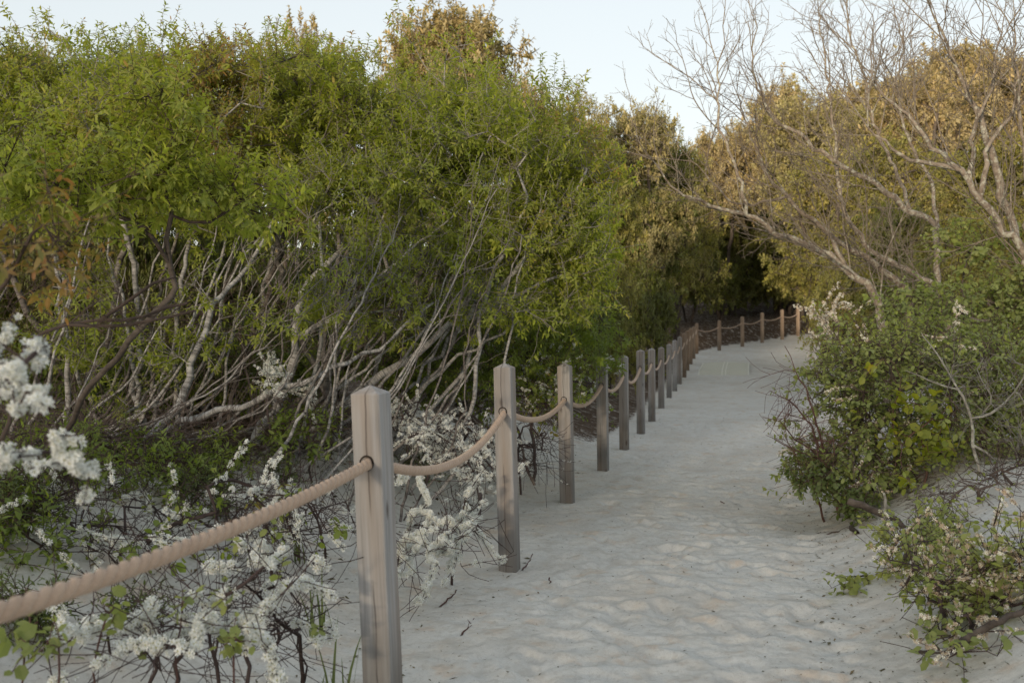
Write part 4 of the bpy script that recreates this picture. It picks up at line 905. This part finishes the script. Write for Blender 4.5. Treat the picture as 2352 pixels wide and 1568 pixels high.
#@@TREES
def tree_mesh(seed,L,W,form='tree',n=460,nsub=4,npt=14,shape='s'):
    """unit-free tree: height about 6, crown radius about 2, returns (skeleton mesh, leaves mesh)"""
    rng=np.random.default_rng(seed); sk=Skel()
    for k in range(rng.integers(2,4) if form!='bush' else 0):
        a=rng.uniform(0,6.28); sp=rng.uniform(.3,.9)
        sk.poly(np.array([[0,0,-.3] if k==0 else [.1*math.cos(a),.1*math.sin(a),-.3],[.15*math.cos(a),.15*math.sin(a),1.],[sp*.6*math.cos(a),sp*.6*math.sin(a),2.4],[sp*math.cos(a),sp*math.sin(a),4.2]]),.10,.03,.3,-1,.03,rng)
    T=[]
    if form=='bush':
        for k in range(6):
            a=rng.uniform(0,6.28); q=np.array([math.cos(a),math.sin(a),0]); sk.poly(np.array([q*.1+[0,0,-.2],q*.5+[0,0,.7],q*1.0+[0,0,1.6]]),.04,.012,.2,-1,.02,rng)
    nb=14
    for k in range(nb):
        a=k*2.4+rng.uniform(0,.6); rr=rng.uniform(.3,1.6); z=rng.uniform(1.3,4.7) if k>3 else rng.uniform(4.1,5.0)
        if form=='high': z=2.6+(z-1.3)*.68
        if z>4: rr*=.65
        if form=='bush':
            rr=rng.uniform(.2,1.7); z=.5+1.9*rng.uniform(0,1)*(1-(rr/2.2)**2)
        T.append(blob((rr*math.cos(a),rr*math.sin(a),z),(.9,.9,.66),n//nb,rng,shell=.4,seed=seed*20+k))
    T=np.concatenate(T); T=T[T[:,2]>.35]
    term=sk.grow(T,rng,.25,.2,.03,.35); tw=sk.twigs(term,rng,nsub,(.2,.5),.8,.15)
    P,D=tipdir(sk,tw); mbl=MB()
    tufts(mbl,P,D,rng,npt,.28,L,W,shape,(0,1),grav=.15,droop=.2,tiphue=.05)
    mb=MB(); sk.mesh(mb,.0045,.42,5)
    return mb,mbl
_tm={}
TF=('tree','high')
def tree(kind,variant,px,ytop,d,wpx,rot,label,group,form='tree',bark='dark',cat='tree',name='tree'):
    key=(kind,variant,form)
    if key not in _tm:
        mb,mbl=tree_mesh(300+variant*7,.115,.06,form)
        o=empty(name,(0,0,0)); t=mb.build('trunk' if form in TF else 'stems',BARK[bark],o,smooth=True); c=mbl.build('crown' if form in TF else 'foliage',LEAF[kind],o)
        _tm[key]=(o,t,c,False)
    o,t,c,used=_tm[key]
    if used:
        o2=o.copy(); COL.objects.link(o2)
        for ch in (t,c):
            k=ch.copy(); k.parent=o2; COL.objects.link(k)
        o=o2
    else: _tm[key]=(o,t,c,True)
    b=g0(px,d,0); top=img(px,ytop,d)[2]; s=(top-b[2])/(5.7 if form in TF else 3.0); wx=wpx*d/F/(4.4 if form in TF else 4.6)*(1.28 if group in (G1,G2) else 1.)
    o.location=b; o.scale=(wx,wx,s); o.rotation_euler=(0,0,rot)
    for kk in ('label','group','category'):
        if kk in o: del o[kk]
    tag(o,label,cat,group)
    return o
G1='golden oaks standing behind the left thicket'; G2='sunlit oaks behind the bare trees'; G3='shaded oaks beyond the fence'
tree('bronze',0,1015,-30,22,400,.3,'tallest golden-bronze oak rising into the sky above the left thicket',G1)
tree('bronze',1,660,15,20,260,1.3,'golden-bronze oak just showing over the left thicket, left of the tallest one',G1)
tree('tan',2,70,35,17,260,2.,'pale tan oak top at the far upper left',G1)
tree('tan',0,300,90,19,260,.9,'pale oak mostly hidden behind the left thicket top',G1)
tree('bronze',2,1215,105,22,170,.2,'golden-bronze oak right of the tallest one, sky showing through',G1)
tree('tan',1,1330,185,21,200,2.2,'tan-leaved oak sloping down towards the notch of sky',G1)
tree('tan',3,1455,190,23,240,.7,'tan-olive oak with a rounded top just left of the sky notch',G1)
tree('olive',0,1550,300,26,230,3.1,'low olive oak at the foot of the sky notch',G1)
tree('bronze',3,1660,285,36,200,.1,'far orange oak lowest in the notch of sky',G2,'high')
tree('bronze',0,1795,175,41,230,4.,'orange-lit round oak right of the sky notch behind bare twigs',G2)
tree('olive',1,1720,290,42,260,2.5,'olive oak below the round orange one',G2,'high')
tree('tan',1,1880,200,33,300,2.9,'pale golden oak filling the gap right of the round orange one',G2,'high')
tree('bronze',2,2030,140,34,330,3.9,'wide golden oak behind the fanning twigs',G2,'high')
tree('bronze',0,2220,95,30,330,1.9,'golden oak between the tall orange-lit oak and the right edge',G2,'high')
tree('tan',3,2000,230,30,300,5.1,'pale tan oak half way down the right slope',G2,'high')
tree('bronze',1,1950,185,41,270,1.1,'orange-lit oak behind the middle of the bare twigs',G2)
tree('bronze',2,2110,95,28,280,2.7,'tall orange-lit oak behind the bare trees, left of the right edge',G2)
tree('bronze',3,2330,70,24,320,.5,'tall orange-lit oak at the right edge behind bare limbs',G2)
tree('olive',2,1900,300,25,260,.4,'olive oak in the middle of the right slope',G2)
tree('olive',3,2070,270,22,280,1.9,'broad olive oak behind the two leaning limbs',G2)
tree('olive',0,2260,300,18,330,5.,'broad olive oak low at the right behind the thickest trunk',G2)
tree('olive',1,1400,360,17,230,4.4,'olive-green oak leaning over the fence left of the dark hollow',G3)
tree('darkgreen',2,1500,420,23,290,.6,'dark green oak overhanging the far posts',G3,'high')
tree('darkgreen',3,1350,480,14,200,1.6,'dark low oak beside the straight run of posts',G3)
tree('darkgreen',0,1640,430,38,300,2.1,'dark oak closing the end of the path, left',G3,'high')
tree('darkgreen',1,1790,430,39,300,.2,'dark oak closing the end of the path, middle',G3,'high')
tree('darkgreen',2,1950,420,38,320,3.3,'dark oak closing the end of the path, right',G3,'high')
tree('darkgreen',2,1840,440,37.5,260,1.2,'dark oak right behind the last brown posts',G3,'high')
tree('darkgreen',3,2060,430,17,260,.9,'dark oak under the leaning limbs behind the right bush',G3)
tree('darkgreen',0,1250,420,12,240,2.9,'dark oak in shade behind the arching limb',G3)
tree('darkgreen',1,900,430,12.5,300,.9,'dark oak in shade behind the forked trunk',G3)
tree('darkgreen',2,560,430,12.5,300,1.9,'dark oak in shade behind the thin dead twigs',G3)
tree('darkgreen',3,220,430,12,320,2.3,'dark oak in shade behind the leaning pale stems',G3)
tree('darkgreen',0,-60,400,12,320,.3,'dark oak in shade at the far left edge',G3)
G4='understory bushes under the oaks'
def bush(*a): tree(*a,G4,form='bush',cat='bush',name='bush')
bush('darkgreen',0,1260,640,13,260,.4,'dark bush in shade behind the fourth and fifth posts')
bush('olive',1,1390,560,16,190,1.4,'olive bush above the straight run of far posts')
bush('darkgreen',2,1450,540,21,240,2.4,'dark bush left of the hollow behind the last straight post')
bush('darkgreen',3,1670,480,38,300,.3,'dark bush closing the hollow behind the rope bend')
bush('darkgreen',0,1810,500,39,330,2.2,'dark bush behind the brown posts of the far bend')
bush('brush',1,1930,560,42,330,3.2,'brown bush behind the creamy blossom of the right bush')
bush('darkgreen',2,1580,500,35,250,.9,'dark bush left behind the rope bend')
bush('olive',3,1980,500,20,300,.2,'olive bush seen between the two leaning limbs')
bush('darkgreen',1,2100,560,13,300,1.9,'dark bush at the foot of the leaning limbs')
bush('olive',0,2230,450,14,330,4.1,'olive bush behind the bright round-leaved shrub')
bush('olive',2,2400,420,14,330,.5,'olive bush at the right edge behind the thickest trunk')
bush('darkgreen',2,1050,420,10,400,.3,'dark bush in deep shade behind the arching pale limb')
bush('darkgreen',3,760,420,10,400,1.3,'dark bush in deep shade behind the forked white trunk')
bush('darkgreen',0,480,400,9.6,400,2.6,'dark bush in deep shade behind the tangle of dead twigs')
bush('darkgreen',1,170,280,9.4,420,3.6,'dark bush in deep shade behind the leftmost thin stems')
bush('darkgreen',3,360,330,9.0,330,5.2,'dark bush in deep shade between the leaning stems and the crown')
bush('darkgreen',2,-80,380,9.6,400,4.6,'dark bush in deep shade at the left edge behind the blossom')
bush('tan',3,1500,330,33,300,4.6,'tan bush low on the slope under the sky notch')
bush('tan',0,1640,320,44,360,1.,'tan bush farthest off in the notch of sky')
#@@LITTER
rng=np.random.default_rng(77)
n=9000; yy=2.+14*rng.uniform(0,1,n)**1.7; uu=rng.uniform(-.9,1.5,n); xx=fence_x(yy)+uu*(path_r(yy)-fence_x(yy))
keep=(rng.uniform(0,1,n)<np.where((uu<.08)|(uu>.85),1.,.42)); xx=xx[keep]; yy=yy[keep]; n=len(xx)
zz=np.array([float(gh(a,b)) for a,b in zip(xx,yy)])
P=np.stack([xx,yy,zz+.004],1); a=rng.uniform(0,6.28,n); D=np.stack([np.cos(a),np.sin(a),rng.normal(0,.15,n)],1); D=norm(D)
Nn=norm(np.array([0,0,1.])+rng.normal(0,.3,(n,3)))
mb=MB(); ln=rng.lognormal(math.log(.011),.5,n); leaves(mb,P,D,Nn,ln,ln*rng.uniform(.12,.5,n),rng.uniform(0,1,n),'s',.1)
n2=7000; yy=rng.uniform(3.6,9,n2); xx=fence_x(yy)-.5-rng.uniform(0,1,n2)**.8*4.2; zz=np.array([float(gh(a,b)) for a,b in zip(xx,yy)])
P=np.stack([xx,yy,zz+rng.uniform(.004,.02,n2)],1); D=norm(rng.normal(0,1,(n2,3))*np.array([1,1,.25])); Nn=norm(np.array([0,0,1.])+rng.normal(0,.5,(n2,3))); ln=rng.uniform(.015,.05,n2)
leaves(mb,P,D,Nn,ln,ln*rng.uniform(.25,.5,n2),rng.uniform(0,1,n2),'s',.2)
n3=1500; yy=rng.uniform(2.8,7,n3); xx=path_r(yy)-.25+rng.gamma(2.,.35,n3); zz=np.array([float(gh(a,b)) for a,b in zip(xx,yy)])
P=np.stack([xx,yy,zz+rng.uniform(.003,.012,n3)],1); D=norm(rng.normal(0,1,(n3,3))*np.array([1,1,.2])); Nn=norm(np.array([0,0,1.])+rng.normal(0,.4,(n3,3))); ln=rng.lognormal(math.log(.012),.5,n3)
leaves(mb,P,D,Nn,ln,ln*rng.uniform(.12,.45,n3),rng.uniform(0,1,n3),'s',.2)
LITM=leaf_mat('dead_leaf',[(0,(.03,.02,.015)),(.6,(.07,.045,.03)),(.9,(.15,.09,.05)),(1,(.25,.18,.10))],.1,.8)
o=mb.build('plant_litter',LITM); tag(o,kind='stuff',label='scraps of dead leaf and bark scattered over the sand')
